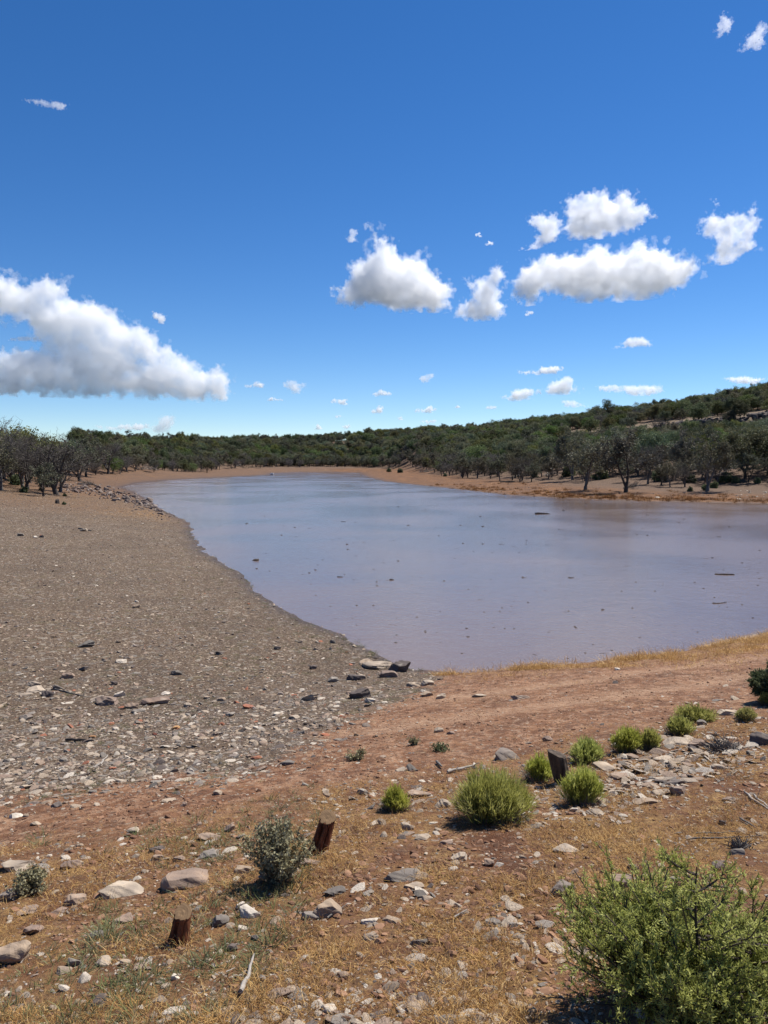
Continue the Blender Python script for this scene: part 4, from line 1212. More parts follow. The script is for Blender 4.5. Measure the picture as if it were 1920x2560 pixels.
# ------------------------------------------------------------------ grass and weeds nobody could count
gk = np.random.default_rng(31)
GR = []
for k in range(7):
    h = 0.05 + 0.014 * k
    GR.append((mesh_np('tuft', *blades(gk, 15, 0, h, 0.065, 0.0032, 1.8, 1.3, 5, 1.1)), M['straw']))
for k in range(3):
    GR.append((mesh_np('stems', *blades(gk, 7, 0, 0.09 + .03 * k, 0.05, 0.0022, 1.2, 0.6, 5, 0.8)), M['stem']))
WD = [(mesh_np('weed', *blades(gk, 30, 0, 0.06 + .02 * k, 0.05, 0.005, 1.3, 0.8, 3, 0.4)), M['weed']) for k in range(3)]
def grass(n, dmin, dmax, wfun, tp, name, label, smin, smax, xr=(-.62, .62), mult=4):
    tx = SR.uniform(xr[0], xr[1], n * mult); y = np.exp(SR.uniform(math.log(dmin), math.log(dmax), n * mult)); x = tx * y
    s, gr, g, woods, wet, road, tanz = zones(x, y)
    k = np.nonzero((SR.random(len(x)) < wfun(x, y, s, gr, g, road)) & (s > 0.02))[0][:n]; x, y = x[k], y[k]; n = len(x)
    z = terrain(x, y); sc = SR.uniform(smin, smax, n)
    scatter(name, np.stack([x, y, z - .004], 1), np.stack([SR.normal(0, .15, n), SR.normal(0, .15, n), SR.uniform(0, 6.28, n)], 1), np.stack([sc, sc, sc * SR.uniform(.7, 1.1, n)], 1), SR.integers(0, len(tp), n), tp, label)
pat = lambda x, y, sd, c=0.35, k=3.0: np.clip(c + k * fbm(x * .9, y * .9, 3, sd), 0, 1)
grass(15500, 2.4, 16, lambda x, y, s, gr, g, rd: (1 - rd) * (1 - gr) * pat(x * 3.2, y * 3.2, 51, 0.45, 4.0) * np.where(x < -0.6, 0.6, 1), GR, 'dry_grass', 'dry orange tan grass and wiry stems covering the near bank', 0.45, 1.05)
grass(4200, 12, 40, lambda x, y, s, gr, g, rd: (1 - gr) * np.clip(np.exp(-np.abs(s - 1.1) / (.2 + .06 * np.clip(x, 0, 20))) * pat(x * 1.6 + 3, y * 1.6, 61, .25, 5), 0, 1) * (x > 1.0), GR[:7], 'shore_grass', 'dry straw coloured grass along the near water edge', 1.2, 3.0, (-.1, .62), 30)
grass(3200, 5, 20, lambda x, y, s, gr, g, rd: rd * (1 - gr) * pat(x, y, 71, .1, 3), GR, 'track_grass', 'sparse dry tufts on the dirt track', .4, .8)
grass(2600, 5, 26, lambda x, y, s, gr, g, rd: gr * pat(x, y, 81, -.1, 4), WD, 'green_weeds', 'low green weeds between the stones of the beach', .4, .9)
grass(420, 2.6, 8, lambda x, y, s, gr, g, rd: (1 - rd) * pat(x, y, 91, .1, 3) * (x < -0.4), WD, 'bank_weeds', 'green weeds among the dry grass on the near left', .5, 1.3, (-.6, 0))
grass(1100, 16, 80, lambda x, y, s, gr, g, rd: gr * np.exp(-np.abs(s) / .5), WD, 'waterline_weeds', 'small weeds along the left water edge', .8, 1.6, (-.4, .1))
t = NT('orange_straw'); t.bsdf(t.ramp(t.rand(), [(0, (.20, .095, .035)), (1, (.42, .22, .075))]), .85, spec=.1); M['ostraw'] = t.m
# orange dry grass fringe on the far shore
FG = [(mesh_np('fringe', *blades(gk, 26, 0, 0.45, 0.5, 0.05, 0.7, 0.5, 3, 0.4)), M['ostraw'])]
grass(2600, 72, 140, lambda x, y, s, gr, g, rd: np.clip(np.exp(-np.abs(s - 3) / 3.5) * pat(x / 5, y / 5, 62, .4, 3), 0, 1) * (x > -5), FG, 'far_grass', 'orange dry grass fringing the far right shore', .5, 1.0, (-.1, .56))
# ------------------------------------------------------------------ broom bushes
def broom(i, u1, v1, u2, v2, mat, lab, n=1100, dens=1.0):
    uc = (u1 + u2) / 2; x, y, z, t_ = ground(uc, v2 - (v2 - v1) * 0.12)
    w = (u2 - u1) * y / F; h = (v2 - v1) * y / F * 0.95
    rg = np.random.default_rng(700 + i)
    r = empty('broom_bush', (x, y, z)); tag(r, lab, 'bush')
    n = int(n * dens)
    # stems fan out from a small crown into a rounded dome
    nd = 5; cx_ = rg.uniform(-.24, .24, (nd, 2)) * w; cx_[:, 1] *= .8; cx_[0] = 0; hs_ = rg.uniform(.62, 1.0, nd); hs_[0] = 1.0
    ks = rg.integers(0, nd, n); a = rg.uniform(0, 2 * np.pi, n); q = np.sqrt(rg.random(n))
    L = h * .92 * hs_[ks] * np.sqrt(np.clip(1.02 - 0.75 * q ** 2, 0.1, 1)) * rg.uniform(0.6, 1.1, n)
    P0 = np.stack([cx_[ks, 0] * .7 + np.cos(a) * q * w * .14, cx_[ks, 1] * .7 + np.sin(a) * q * w * .14, np.full(n, 0.0)], 1)
    P3 = np.stack([cx_[ks, 0] + np.cos(a) * q * w * .33, cx_[ks, 1] + np.sin(a) * q * w * .30, L], 1) + rg.normal(0, .035 * w, (n, 3))
    P1 = P0 * .6 + P3 * .4 + np.array([0, 0, 1]) * 0.0; P1[:, 2] = P3[:, 2] * .42
    V = []; Q = []
    # each stem bears short upright side shoots near its top
    def rib(A, B, C, wd):
        sd = rg.normal(0, 1, (len(A), 3)); sd[:, 2] = 0; sd /= np.linalg.norm(sd, axis=1)[:, None]
        v = np.stack([A - sd * wd, A + sd * wd, B - sd * wd, B + sd * wd, C - sd * wd * .4, C + sd * wd * .4], 1)
        return v
    ws = max(0.0016, 0.0007 * y * .5)
    v = rib(P0, P1, P3, ws)
    sh = []
    for k in range(6):
        f = rg.uniform(.45, .95, n)[:, None]; A = P1 * (1 - f) + P3 * f
        d = (P3 - P0); d /= np.linalg.norm(d, axis=1)[:, None]; d = d + rg.normal(0, .28, (n, 3)); d /= np.linalg.norm(d, axis=1)[:, None]
        l = (h * rg.uniform(.10, .26, n))[:, None]
        sh.append(rib(A, A + d * l * .5 + rg.normal(0, .004, (n, 3)), A + d * l, ws))
    v = np.concatenate([v] + sh)
    b = np.arange(len(v))[:, None] * 6
    Q = np.concatenate([b + np.array([[0, 1, 3, 2]]), b + np.array([[2, 3, 5, 4]])])
    leaf_obj('stems', (v.reshape(-1, 3), Q), M[mat], r)
    # dead grey twigs at the base
    m = 420; v2_, q2_ = blades(rg, m, 0, h * .60, w * .40, ws * 1.6, 1.2, .2, 3, .3)
    leaf_obj('dead_twigs', (v2_, q2_), M['grey_wood'], r)
BR = [(1119,1917,1325,2062,'broom','biggest round green broom bush, left of the dark leaning post',2.0),
 (1403,1915,1500,2022,'broom','green broom bush just in front and right of the dark leaning post',1.2),
 (950,1962,1026,2032,'broom','small yellow green broom, leftmost of the broom bushes',.8),
 (1301,1884,1390,1958,'broom','wispy low broom bush left behind the dark leaning post',.6),
 (1417,1849,1522,1912,'broom','broom bush right behind the dark leaning post',.9),
 (1525,1820,1606,1888,'broom','tall broom bush third along the row from the dark post',1.0),
 (1590,1822,1652,1880,'broom','thin greyish broom bush on the right side of the third in the row',.5),
 (1658,1790,1738,1842,'broom','wispy broom bush left of the round two tone boulder',.6),
 (1685,1764,1785,1808,'broom','farthest broad broom bush, behind the round two tone boulder',.9),
 (1840,1768,1888,1808,'broom_y','yellow broom bush growing by the mossy rock at the right edge',.8),
 (1898,1730,1935,1768,'broom_y','yellow green tuft at the foot of the round juniper shrub at the right edge',.6)]
for i, (a, b, c, d, m, lab, dn) in enumerate(BR): broom(i, a, b, c, d, m, lab, 700, dn)

# ------------------------------------------------------------------ greyleaf shrub behind the cut stump
def greyleaf(u1, v1, u2, v2, seed, lab, nst=60, name='greyleaf_shrub', leafn=34, mat='sage', ls=0.014):
    x, y, z, t_ = ground((u1 + u2) / 2 - 10, v2 - 6); w = (u2 - u1) * y / F; h = (v2 - v1) * y / F * 0.92
    rg = np.random.default_rng(seed); r = empty(name, (x, y, z)); tag(r, lab, 'shrub')
    st = []; C = []
    for k in range(nst):
        a = rg.uniform(0, 2 * np.pi); q = math.sqrt(rg.random())
        e = np.array([math.cos(a) * q * w * .45, math.sin(a) * q * w * .45, h * (1 - .35 * q * q) * rg.uniform(.75, 1.05)])
        c = curve(rg, (e[0] * .15, e[1] * .15, -.01), e, np.linalg.norm(e), 7, .10, .0)
        st.append((c, np.linspace(.0035, .0012, 7)))
        for m in range(leafn):
            f = rg.uniform(.28, 1) * 6; j = min(int(f), 5); C.append(c[j] + (c[j + 1] - c[j]) * (f - j) + rg.normal(0, .012, 3))
    leaf_obj('stems', tubes(st, 3), M['stem'], r)
    V, Q = leaf_cards(rg, np.array(C), 3, .012, ls, 1.1, .2)
    leaf_obj('foliage', (V, Q), M[mat], r)
greyleaf(619, 2010, 793, 2212, 1, 'tall grey green leafy shrub standing behind the tan slabs, left of the leaning red stump', 80, leafn=30)
greyleaf(45, 2160, 130, 2240, 2, 'low grey green leafy weed near the left edge', 34, 'leafy_weed', 20, 'sage', .014)
greyleaf(875, 1870, 928, 1905, 3, 'small grey green plant on the dirt track left of the biggest broom', 20, 'leafy_weed', 14, 'sage', .016)
greyleaf(1030, 1845, 1062, 1868, 4, 'tiny grey green plant on the dirt track near the square tan rock', 14, 'leafy_weed', 12, 'sage', .016)
greyleaf(1085, 1858, 1140, 1884, 5, 'small spreading dark green plant on the track right of the tiny plant', 16, 'leafy_weed', 12, 'weed', .016)

# ------------------------------------------------------------------ grey dead brush on the stony strip
def brush(u, v, wpx, hpx, seed, lab):
    x, y, z, t_ = ground(u, v + hpx * .35); w = wpx * y / F; h = hpx * y / F
    rg = np.random.default_rng(seed); L = []
    for k in range(150):
        a = rg.uniform(0, 2 * np.pi); q = math.sqrt(rg.random())
        p = (rg.normal(0, w * .16), rg.normal(0, w * .12), 0)
        c = curve(rg, p, (math.cos(a), math.sin(a) * .8, rg.uniform(.2, 1.2)), w * rg.uniform(.25, .5), 7, .35, -.3)
        c[:, 2] = np.clip(c[:, 2], 0, h * 1.1); L.append((c, np.linspace(.0042, .0015, 7)))
    o = obj('dead_brush', mesh_np('dead_brush', *tubes(L, 3)), M['grey_wood']); o.location = (x, y, z); tag(o, lab, 'brush')
brush(1811, 1852, 112, 66, 1, 'rounded heap of grey dead twigs on the stony strip near the right edge')
brush(1700, 2480, 110, 60, 2, 'grey dead twigs heaped under the sapling juniper in the bottom right corner')
brush(1850, 2110, 60, 26, 3, 'dark wiry dead twigs in the dry grass at the right edge')

# ------------------------------------------------------------------ stumps and the leaning post
t = NT('red_split_wood'); mp = t.n('ShaderNodeMapping'); mp.inputs['Scale'].default_value = (1, 1, .12); t.l(t.obj(), mp.inputs['Vector'])
f = t.noise(38, 5, .7, mp.outputs[0]); c = t.ramp(f, [(.35, (.022, .011, .008)), (.5, (.13, .045, .022)), (.68, (.30, .115, .05))])
t.bsdf(c, .85, t.bump(f, .9, .012), spec=.15); M['red_wood'] = t.m
t = NT('sawn_end'); o_ = t.obj(); sx = t.n('ShaderNodeTexWave', wave_type='RINGS'); sx.rings_direction = 'Z'; sx.inputs['Scale'].default_value = 28; sx.inputs['Distortion'].default_value = 3; sx.inputs['Detail'].default_value = 3; t.l(o_, sx.inputs[0])
c = t.mix(t.noise(30, 5, .7, o_), t.ramp(sx.outputs['Fac'], [(.2, (.27, .17, .09)), (.8, (.31, .20, .108))]), (.10, .065, .04)); t.bsdf(c, .9, t.bump(sx.outputs['Fac'], .15, .002), spec=.1); M['sawn'] = t.m
M['post_wood'] = wood_mat('old_post_wood', (.020, .015, .012), (.13, .10, .075), 26, (1, 1, .1))

def stump(name, u, v, wpx, hpx, lean, tiltback, mat, endmat, seed, lab, cat='stump', split=True, taper=1.25, cut=0.0):
    x, y, z, t_ = ground(u, v); W = wpx * t_ / F; Hh = hpx * t_ / F
    rg = np.random.default_rng(seed); n = 40; m = 14
    r = empty(name, (x, y, z)); tag(r, lab, cat)
    an = np.arange(n) * 2 * np.pi / n
    lob = 1 + .07 * np.sin(an * 3 + rg.random() * 6) + .05 * np.sin(an * 5 + rg.random() * 6) + .03 * np.sin(an * 11)
    if split:
        for c0, dp, ww in ((1.2, .45, .16), (4.3, .55, .20), (5.3, .35, .12), (3.5, .3, .1)):
            dd = np.angle(np.exp(1j * (an - c0))); lob = lob - dp * np.exp(-(dd / ww) ** 2)
    V = []
    zz = np.linspace(-.12 * Hh, Hh, m)
    for k, h_ in enumerate(zz):
        tt = max(h_, 0) / Hh; rr = W / 2 * (1 + (taper - 1) * (1 - tt) ** 2) * (lob * (1 - .0 * tt) * (1 if split else 1) + rg.normal(0, .012, n))
        if split and tt > .82: rr = W / 2 * (lob * .5 + .5 + rg.normal(0, .012, n))
        V.append(np.stack([rr * np.cos(an) + lean * h_, rr * np.sin(an) + tiltback * h_, h_ + (cut * rr * np.cos(an) + (.55 * rr * np.sin(an) if cat == 'stump' else 0)) * (k == m - 1)], 1))
    top = V[-1].copy(); V = np.concatenate(V); i = np.arange(n * m).reshape(m, n)
    Q = np.stack([i[:-1], np.roll(i[:-1], -1, 1), np.roll(i[1:], -1, 1), i[1:]], -1).reshape(-1, 4)
    obj('bark' if cat == 'stump' else 'shaft', mesh_np('bark', V, Q, False), M[mat], r)
    c0 = top.mean(0); rings = [c0 + (top - c0) * q + [0, 0, .004 + .012 * W * math.cos(q * 9)] for q in (1.0, .85, .6, .3)]
    V = np.concatenate(rings + [c0[None] + [0, 0, .006]]); i = np.arange(4 * n).reshape(4, n)
    Q = np.stack([i[:-1], np.roll(i[:-1], -1, 1), np.roll(i[1:], -1, 1), i[1:]], -1).reshape(-1, 4)
    T = np.stack([i[3], np.roll(i[3], -1), np.full(n, 4 * n)], 1)
    obj('cut_top', mesh_np('cut_top', V, [Q, T]), M[endmat], r)
    return r
stump('tree_stump', 446, 2354, 43, 70, .16, .10, 'red_wood', 'sawn', 1, 'sawn off stump of split red wood with a round flat top, nearest the camera')
stump('tree_stump', 792, 2132, 40, 82, .32, .22, 'red_wood', 'sawn', 2, 'red brown stump leaning right behind the greyleaf shrub')
stump('tree_stump', 143, 1259, 9, 9, 0, 0, 'bark', 'bark', 3, 'short dark stump below the wide dead tree on the left beach', split=False)
stump('leaning_post', 1408, 1958, 44, 74, -.22, .05, 'post_wood', 'post_wood', 4, 'dark weathered wooden post leaning left among the broom bushes', 'post', split=False, taper=.9, cut=-.32)
o, W, hh = put_rock(1501, 816, 2036, 20, .6, 'tan', 'b'); o.location.z += .16; tag(o, 'small square tan stone resting on the leaning red brown stump', 'rock')

# ------------------------------------------------------------------ sticks
ST = [(600,2500,640,2404,6.5,'pale_wood','pale yellow split stick pointing to the right, lying on red soil at the bottom'),
 (1118,1934,1190,1917,4.5,'pale_wood','pale grey driftwood branch on the track left of the biggest broom'),
 (1092,1908,1110,1921,4.0,'grey_wood','short dark driftwood piece left of the pale branch on the track'),
 (1860,1985,1935,2050,3.2,'pale_wood','upper long bleached branch entering from the right edge'),
 (1885,1990,1940,2040,3.0,'pale_wood','second bleached branch crossing the long one at the right edge'),
 (1715,2102,1905,2092,2.6,'grey_wood','long thin grey branch lying in the dry grass above the sapling juniper'),
 (1740,2088,1860,2082,2.0,'grey_wood','thin pale branch behind the long grey branch above the sapling'),
 (1850,2050,1890,2075,3.0,'grey_wood','short grey stick at the right edge between the branches'),
 (1136,2300,1170,2282,3.0,'pale_wood','short whitish stick in the dry grass right of the middle bottom'),
 (165,1853,232,1858,4.0,'bark','dark stick lying on the gravel beach at left'),
 (134,1723,215,1745,2.0,'grey_wood','long thin curved stick reaching the dark brown lumpy rock on the beach'),
 (252,1915,270,1890,2.5,'pale_wood','forked white stick at the edge of the gravel'),
 (565,2436,588,2425,2.0,'pale_wood','thin white twig left of the pale yellow stick'),
 (818,2300,866,2265,2.4,'grey_wood','grey twig leaning on the large two tone rock'),
 (196,1322,228,1328,2.2,'grey_wood','small stick at the back of the beach'),
 (1440,1990,1500,2050,1.6,'stem','thin brown twig in front of the second broom bush')]
for i, (a, b, c, d, rp_, mt, lab) in enumerate(ST):
    put_log(60 + i, a, b, c, d, rp_, mt, lab, 'stick', 'stick', knots=i % 3 == 1 and i > 0, bend=.10, tip=.45).location.z += (.030 if i == 0 else .010)

# ------------------------------------------------------------------ junipers close to the camera
def spray_juniper(name, x, y, z, w, h, seed, lab, nst, leafmat, sprig=0.022, dens=1.0, conic=1.0):
    rg = np.random.default_rng(seed); r = empty(name, (x, y, z)); tag(r, lab, 'shrub')
    W = []; A = []; Dn = []
    stems = [(np.array([0, 0, -.05]), np.array([0.02, 0, 1.]), h * .97)]
    for k in range(nst):
        a = rg.uniform(0, 2 * np.pi); stems.append((np.array([rg.normal(0, .02), rg.normal(0, .02), 0]), np.array([math.cos(a) * rg.uniform(.4, 1.0), math.sin(a) * rg.uniform(.5, 1.2), .8]), h * rg.uniform(.42, .68)))
    for p, d, L in stems:
        c = curve(rg, p, d, L, 12, .07, .12); rr = np.linspace(.014, .003, 12) * (h / .8); W.append((c, rr))
        for m in range(int(26 * dens)):
            tt = rg.uniform(.10, .98); j = min(int(tt * 11), 10); q = c[j] + (c[j + 1] - c[j]) * (tt * 11 - j)
            a = rg.uniform(0, 2 * np.pi); bl = w * .42 * (1 - .72 * tt ** 1.3 * conic) * rg.uniform(.55, 1.15)
            b = curve(rg, q, (math.cos(a), math.sin(a), rg.uniform(.15, .7)), bl, 7, .16, .4); W.append((b, np.linspace(.005, .0018, 7)))
            for e in range(int(11 * dens)):
                f = rg.uniform(.15, 1) * 6; jj = min(int(f), 5); g = b[jj] + (b[jj + 1] - b[jj]) * (f - jj)
                dd = b[-1] - b[0]; dd = dd / np.linalg.norm(dd) + rg.normal(0, .7, 3) + [0, 0, .3]
                tw = curve(rg, g, dd, rg.uniform(.04, .10) * (h / .8) ** .5, 4, .2, .2); W.append((tw, np.array([.0016, .0013, .001, .0008])))
                for s_ in range(1, 4): A.append(tw[s_]); Dn.append(tw[s_] - tw[s_ - 1])
    A = np.array(A); Dn = np.array(Dn); Dn /= np.linalg.norm(Dn, axis=1)[:, None]
    m = 8; A = np.repeat(A, m, 0); Dn = np.repeat(Dn, m, 0); N = len(A)
    A = A - Dn * rg.random((N, 1)) * .02
    dr = Dn + rg.normal(0, .55, (N, 3)); dr /= np.linalg.norm(dr, axis=1)[:, None]
    sd = np.cross(dr, rg.normal(0, 1, (N, 3))); sd /= np.linalg.norm(sd, axis=1)[:, None]
    L = sprig * rg.uniform(.5, 1.3, (N, 1)); wd = sprig * .115
    V = np.stack([A - sd * wd, A + dr * L * .55 - sd * wd * 1.1, A + dr * L, A + dr * L * .55 + sd * wd * 1.1], 1).reshape(-1, 3)
    obj('trunk', mesh_np('trunk', *tubes(W, 4)), M['bark'], r)
    obj('crown', mesh_np('crown', V, np.arange(4 * N).reshape(-1, 4)), M[leafmat], r)
    print(name, N)
# sapling: its tip is read at (1654,2112); its foot is just below the frame
def at(u, v, yy):
    dx, dy, dz = ray(u, v); t = yy / dy
    return float(dx * t), yy, float(CAM_H + dz * t)
yy = 2.62
tip = at(1662, 2118, yy); gz = float(H(tip[0] + .05, yy)[0])
spray_juniper('young_juniper', tip[0] + .10, yy, gz, 1.16, (tip[2] - gz) * 1.07, 3, 'bright green young juniper filling the bottom right corner', 9, 'jun_near', .018, 1.2)
t2 = at(1915, 2330, 2.75); gz2 = float(H(t2[0], 2.75)[0])
spray_juniper('young_juniper', t2[0] + .06, 2.75, gz2, .60, t2[2] - gz2, 7, 'lower dull green young juniper at the right edge beside the bright one', 5, 'jun_near', .022, .8, .6)
x, y, z, t_ = ground(1912, 1758)
spray_juniper('juniper_shrub', x + .12, y, z, 105 * y / F, 122 * y / F, 9, 'round blue green juniper shrub cut off by the right edge above the yellow broom', 6, 'jun_bush', .05, 1.0, .7)

M['white'] = bpy.data.materials.new('white_paint'); M['white'].use_nodes = True; M['white'].node_tree.nodes['Principled BSDF'].inputs['Base Color'].default_value = (.8, .8, .78, 1)
# ------------------------------------------------------------------ on the water
x, y, z, t_ = ground(680, 1185)
x, y = flat(680, 1187)
import bmesh
def float_box():
    w, d, h = 8.2 * y / F, 5.0 * y / F, 3.4 * y / F
    r = empty('moored_raft', (x, y, 0)); tag(r, 'small white topped float lying in the shallows at the far end of the water', 'raft')
    for nm, z0, z1, k, m in (('hull', -.1, h * .25, .9, 'dark'), ('deck', h * .25 + .004, h * 1.2, 1, 'white')):
        bm = bmesh.new(); bmesh.ops.create_cube(bm, size=1)
        for v in bm.verts: v.co = (v.co.x * w * k, v.co.y * d * k, z0 + (v.co.z + .5) * (z1 - z0))
        bmesh.ops.bevel(bm, geom=list(bm.edges), offset=h * .08, segments=2, affect='EDGES')
        me = bpy.data.meshes.new(nm); bm.to_mesh(me); bm.free(); obj(nm, me, M[m], r)
float_box()
dk = np.random.default_rng(77)
DT = [mesh_np('debris', *log_mesh(300 + k, 1.0, dk.uniform(.03, .09), .3, .4, 6, False)) for k in range(5)] + [mesh_np('debris', *stone(320 + k, (.5, .35, .2), 8, 2, 0)) for k in range(3)]
for m_ in DT: m_.materials.append(M['bark'])
def debris(u, v, wpx, k, lab, grp=None, rz=None):
    px_, py_ = flat(u, v); L = wpx * py_ / F
    o = obj('driftwood_bit', DT[k]); o.scale = (L, L, L); o.location = (px_, py_, 0.0); o.rotation_euler = (0, 0, dk.normal(0, .35) if rz is None else rz)
    tag(o, lab, 'driftwood', grp)
debris(639, 1401, 20, 5, 'dark lump sticking out of the water nearest the left beach', None, 0)
debris(979, 1450, 12, 6, 'dark clod in the middle of the near water')
debris(1355, 1285, 36, 0, 'long thin dark stick floating off the right shore', None, 0)
debris(1810, 1436, 46, 1, 'long pale streak of a stick floating near the right edge', None, 0)
debris(1800, 1508, 40, 2, 'thin stick floating right of the middle, nearer the bank than the pale one', None, .1)
k = 0
while k < 285:
    u = dk.uniform(400, 1920); v = 1225 + (dk.random() ** .8) * 430
    px_, py_ = flat(u, v)
    if polydist(np.array([px_]), np.array([py_]), WP)[0] > -.5: continue
    debris(u, v, dk.uniform(3.2, 7.5) if dk.random() < .92 else dk.uniform(8, 16), int(dk.integers(0, 8)), 'small dark bit of bark or twig floating on the muddy water', 'floating bits on the water'); k += 1
# ------------------------------------------------------------------ clouds: closed puffy bodies filled with bright vapour
def cloud_mat(name, dens):
    t = NT(name); v = t.n('ShaderNodeVolumePrincipled')
    v.inputs['Color'].default_value = (1, 1, 1, 1); v.inputs['Density'].default_value = dens; v.inputs['Anisotropy'].default_value = 0.3
    t.l(v.outputs[0], t.out.inputs['Volume']); t.m.cycles.homogeneous_volume = True
    return t.m
def inpoly(px, py, P): return polydist(px, py, P) < 0
def _tex(kind, sz, depth=2):
    if kind == 'V':
        tx = bpy.data.textures.new('billow', 'VORONOI'); tx.noise_scale = sz; tx.distance_metric = 'DISTANCE'; tx.noise_intensity = 1.0
    else:
        tx = bpy.data.textures.new('wisp', 'CLOUDS'); tx.noise_scale = sz; tx.noise_depth = depth; tx.noise_basis = 'ORIGINAL_PERLIN'
    return tx
def puff_mesh(name, C, Rr, vox, ops_, off):
    """closed skin round the union of balls; ops_: ('R', voxel) or (kind, size, strength)"""
    V0, F0 = ICO[3]; V = []; Fc = []
    for i, (c, r) in enumerate(zip(C, Rr)):
        V.append(V0 * r + c); Fc.append(F0 + i * len(V0))
    me = mesh_np(name, np.concatenate(V) + off, np.concatenate(Fc))
    o = bpy.data.objects.new(name, me); COL.objects.link(o)
    md = o.modifiers.new('r', 'REMESH'); md.mode = 'VOXEL'; md.voxel_size = vox
    for q in ops_:
        if q[0] == 'R':
            md = o.modifiers.new('r', 'REMESH'); md.mode = 'VOXEL'; md.voxel_size = q[1]; continue
        dm = o.modifiers.new('d', 'DISPLACE'); dm.texture = _tex(q[0], q[1]); dm.strength = -q[2] if q[0] == 'V' else q[2]
        dm.mid_level = q[3] if len(q) > 3 else (.35 if q[0] == 'V' else .5); dm.texture_coords = 'LOCAL'
    dg = bpy.context.evaluated_depsgraph_get()
    m2 = bpy.data.meshes.new_from_object(o.evaluated_get(dg)); bpy.data.objects.remove(o)
    n = len(m2.vertices); co = np.empty(n * 3, np.float32); m2.vertices.foreach_get('co', co); co = co.reshape(-1, 3) - off
    nl = len(m2.loops); vi = np.empty(nl, np.int32); m2.loops.foreach_get('vertex_index', vi)
    lt = np.empty(len(m2.polygons), np.int32); m2.polygons.foreach_get('loop_total', lt)
    st = np.concatenate([[0], np.cumsum(lt)[:-1]])
    F4 = vi[(st[lt == 4][:, None] + np.arange(4))] if (lt == 4).any() else np.zeros((0, 4), int)
    F3 = vi[(st[lt == 3][:, None] + np.arange(3))] if (lt == 3).any() else np.zeros((0, 3), int)
    bpy.data.meshes.remove(m2)
    return co, F4, F3
def cloud(i, poly, dist, lab, od=9.0, n=220, rmax=34, edge=0.35, flatb=True, group=None, res=1.0, name='cloud'):
    """poly: outline readings; dist: metres"""
    rg = np.random.default_rng(4000 + i)
    P = np.array(poly, float); c0 = P.mean(0); lo = P.min(0); hi = P.max(0); span = (hi - lo).max()
    pts = []; rad = []
    while len(pts) < n:
        q = rg.uniform(lo, hi, (400, 2)); d = -polydist(q[:, 0], q[:, 1], P)
        k = d > span * 0.012
        for (a, b), dd in zip(q[k], d[k]):
            r = min(dd * rg.uniform(.7, 1.05), rmax * rg.uniform(.6, 1.0)); 
            if rg.random() < edge and dd > rmax * .4: continue
            thick = min(dd, rmax * 1.3)
            pts.append((a - c0[0], -(b - c0[1]), rg.uniform(-1, 1) * thick * .6)); rad.append(r)
            if len(pts) >= n: break
    pts = np.array(pts); rad = np.array(rad)
    # local frame: x right, y up, z depth, unit = one reading pixel
    u, v = c0[0] * K, c0[1] * K
    dx, dy, dz = ray(u, v); L = math.sqrt(dx * dx + dy * dy + dz * dz); dvec = np.array([dx, dy, dz]) / L
    unit = K / F * dist * dy / L * 1.0
    C = np.stack([pts[:, 0], pts[:, 2], pts[:, 1]], 1)
    off = rg.uniform(200, 900, 3)
    rm = float(np.percentile(rad, 85))
    vox = max(span / 210, rm / 16) / res
    # ragged scraps round the rim, thin vapour only
    P2 = np.stack([P[:, 0] - c0[0], -(P[:, 1] - c0[1])], 1); m_ = len(P2); nx = int(n * .5)
    j = rg.integers(0, m_, nx); f_ = rg.random((nx, 1)); e = P2[j] * (1 - f_) + P2[(j + 1) % m_] * f_ + rg.normal(0, .16 * rm, (nx, 2))
    Ce = np.stack([e[:, 0], rg.normal(0, .3 * rm, nx), e[:, 1]], 1); re_ = rm * rg.uniform(.08, .30, nx)
    kp = (e[:, 1] > 0) | (rg.random(nx) < .3); Ce = Ce[kp]; re_ = re_[kp]
    parts = []
    if od > 1.2:
        parts.append(puff_mesh(name, C, rad * 1.02, vox, [('V', rm * .95, rm * .95), ('R', vox), ('V', rm * .45, rm * .58), ('R', vox), ('V', rm * .22, rm * .30), ('C', rm * .12, rm * .14)], off))
    parts.append(puff_mesh(name, np.concatenate([C, Ce]), np.concatenate([rad * 1.06, re_]), vox, [('V', rm * .95, rm * .95), ('C', rm * .8, rm * .45), ('R', vox), ('V', rm * .45, rm * .5), ('C', rm * .32, rm * .50), ('C', rm * .10, rm * .25)], off + .0))
    zb = float(np.percentile((C[:, 2] - rad), 12))
    for p_ in parts:
        lowv = p_[0][:, 2] < zb; p_[0][lowv, 2] = zb + (p_[0][lowv, 2] - zb) * .25
    V = np.concatenate([p_[0] for p_ in parts]); base = 0; F4 = []; F3 = []; mi = []
    for q, p_ in enumerate(parts): F4.append(p_[1] + base); F3.append(p_[2] + base); base += len(p_[0])
    m = mesh_np(name, V, [np.concatenate(F4), np.concatenate(F3)])
    mi = np.concatenate([np.full(len(f), q, np.int32) for q, f in enumerate(F4)] + [np.full(len(f), q, np.int32) for q, f in enumerate(F3)])
    az = math.atan2(dx, dy); el = math.asin(dvec[2])
    o = obj(name, m)
    o.location = dvec * dist + [0, 0, CAM_H]; o.rotation_euler = (el * .6, 0, -az); o.scale = (unit,) * 3
    tmean = np.percentile(rad, 80) * 2 * unit
    if len(parts) == 2:
        o.data.materials.append(cloud_mat('cloud_vapour', od * .31 / tmean)); o.data.materials.append(cloud_mat('thin_cloud_vapour', od * .13 / tmean))
        m.polygons.foreach_set('material_index', mi)
    else: o.data.materials.append(cloud_mat('thin_cloud_vapour', od / tmean))
    tag(o, lab, 'cloud', group)
    return o
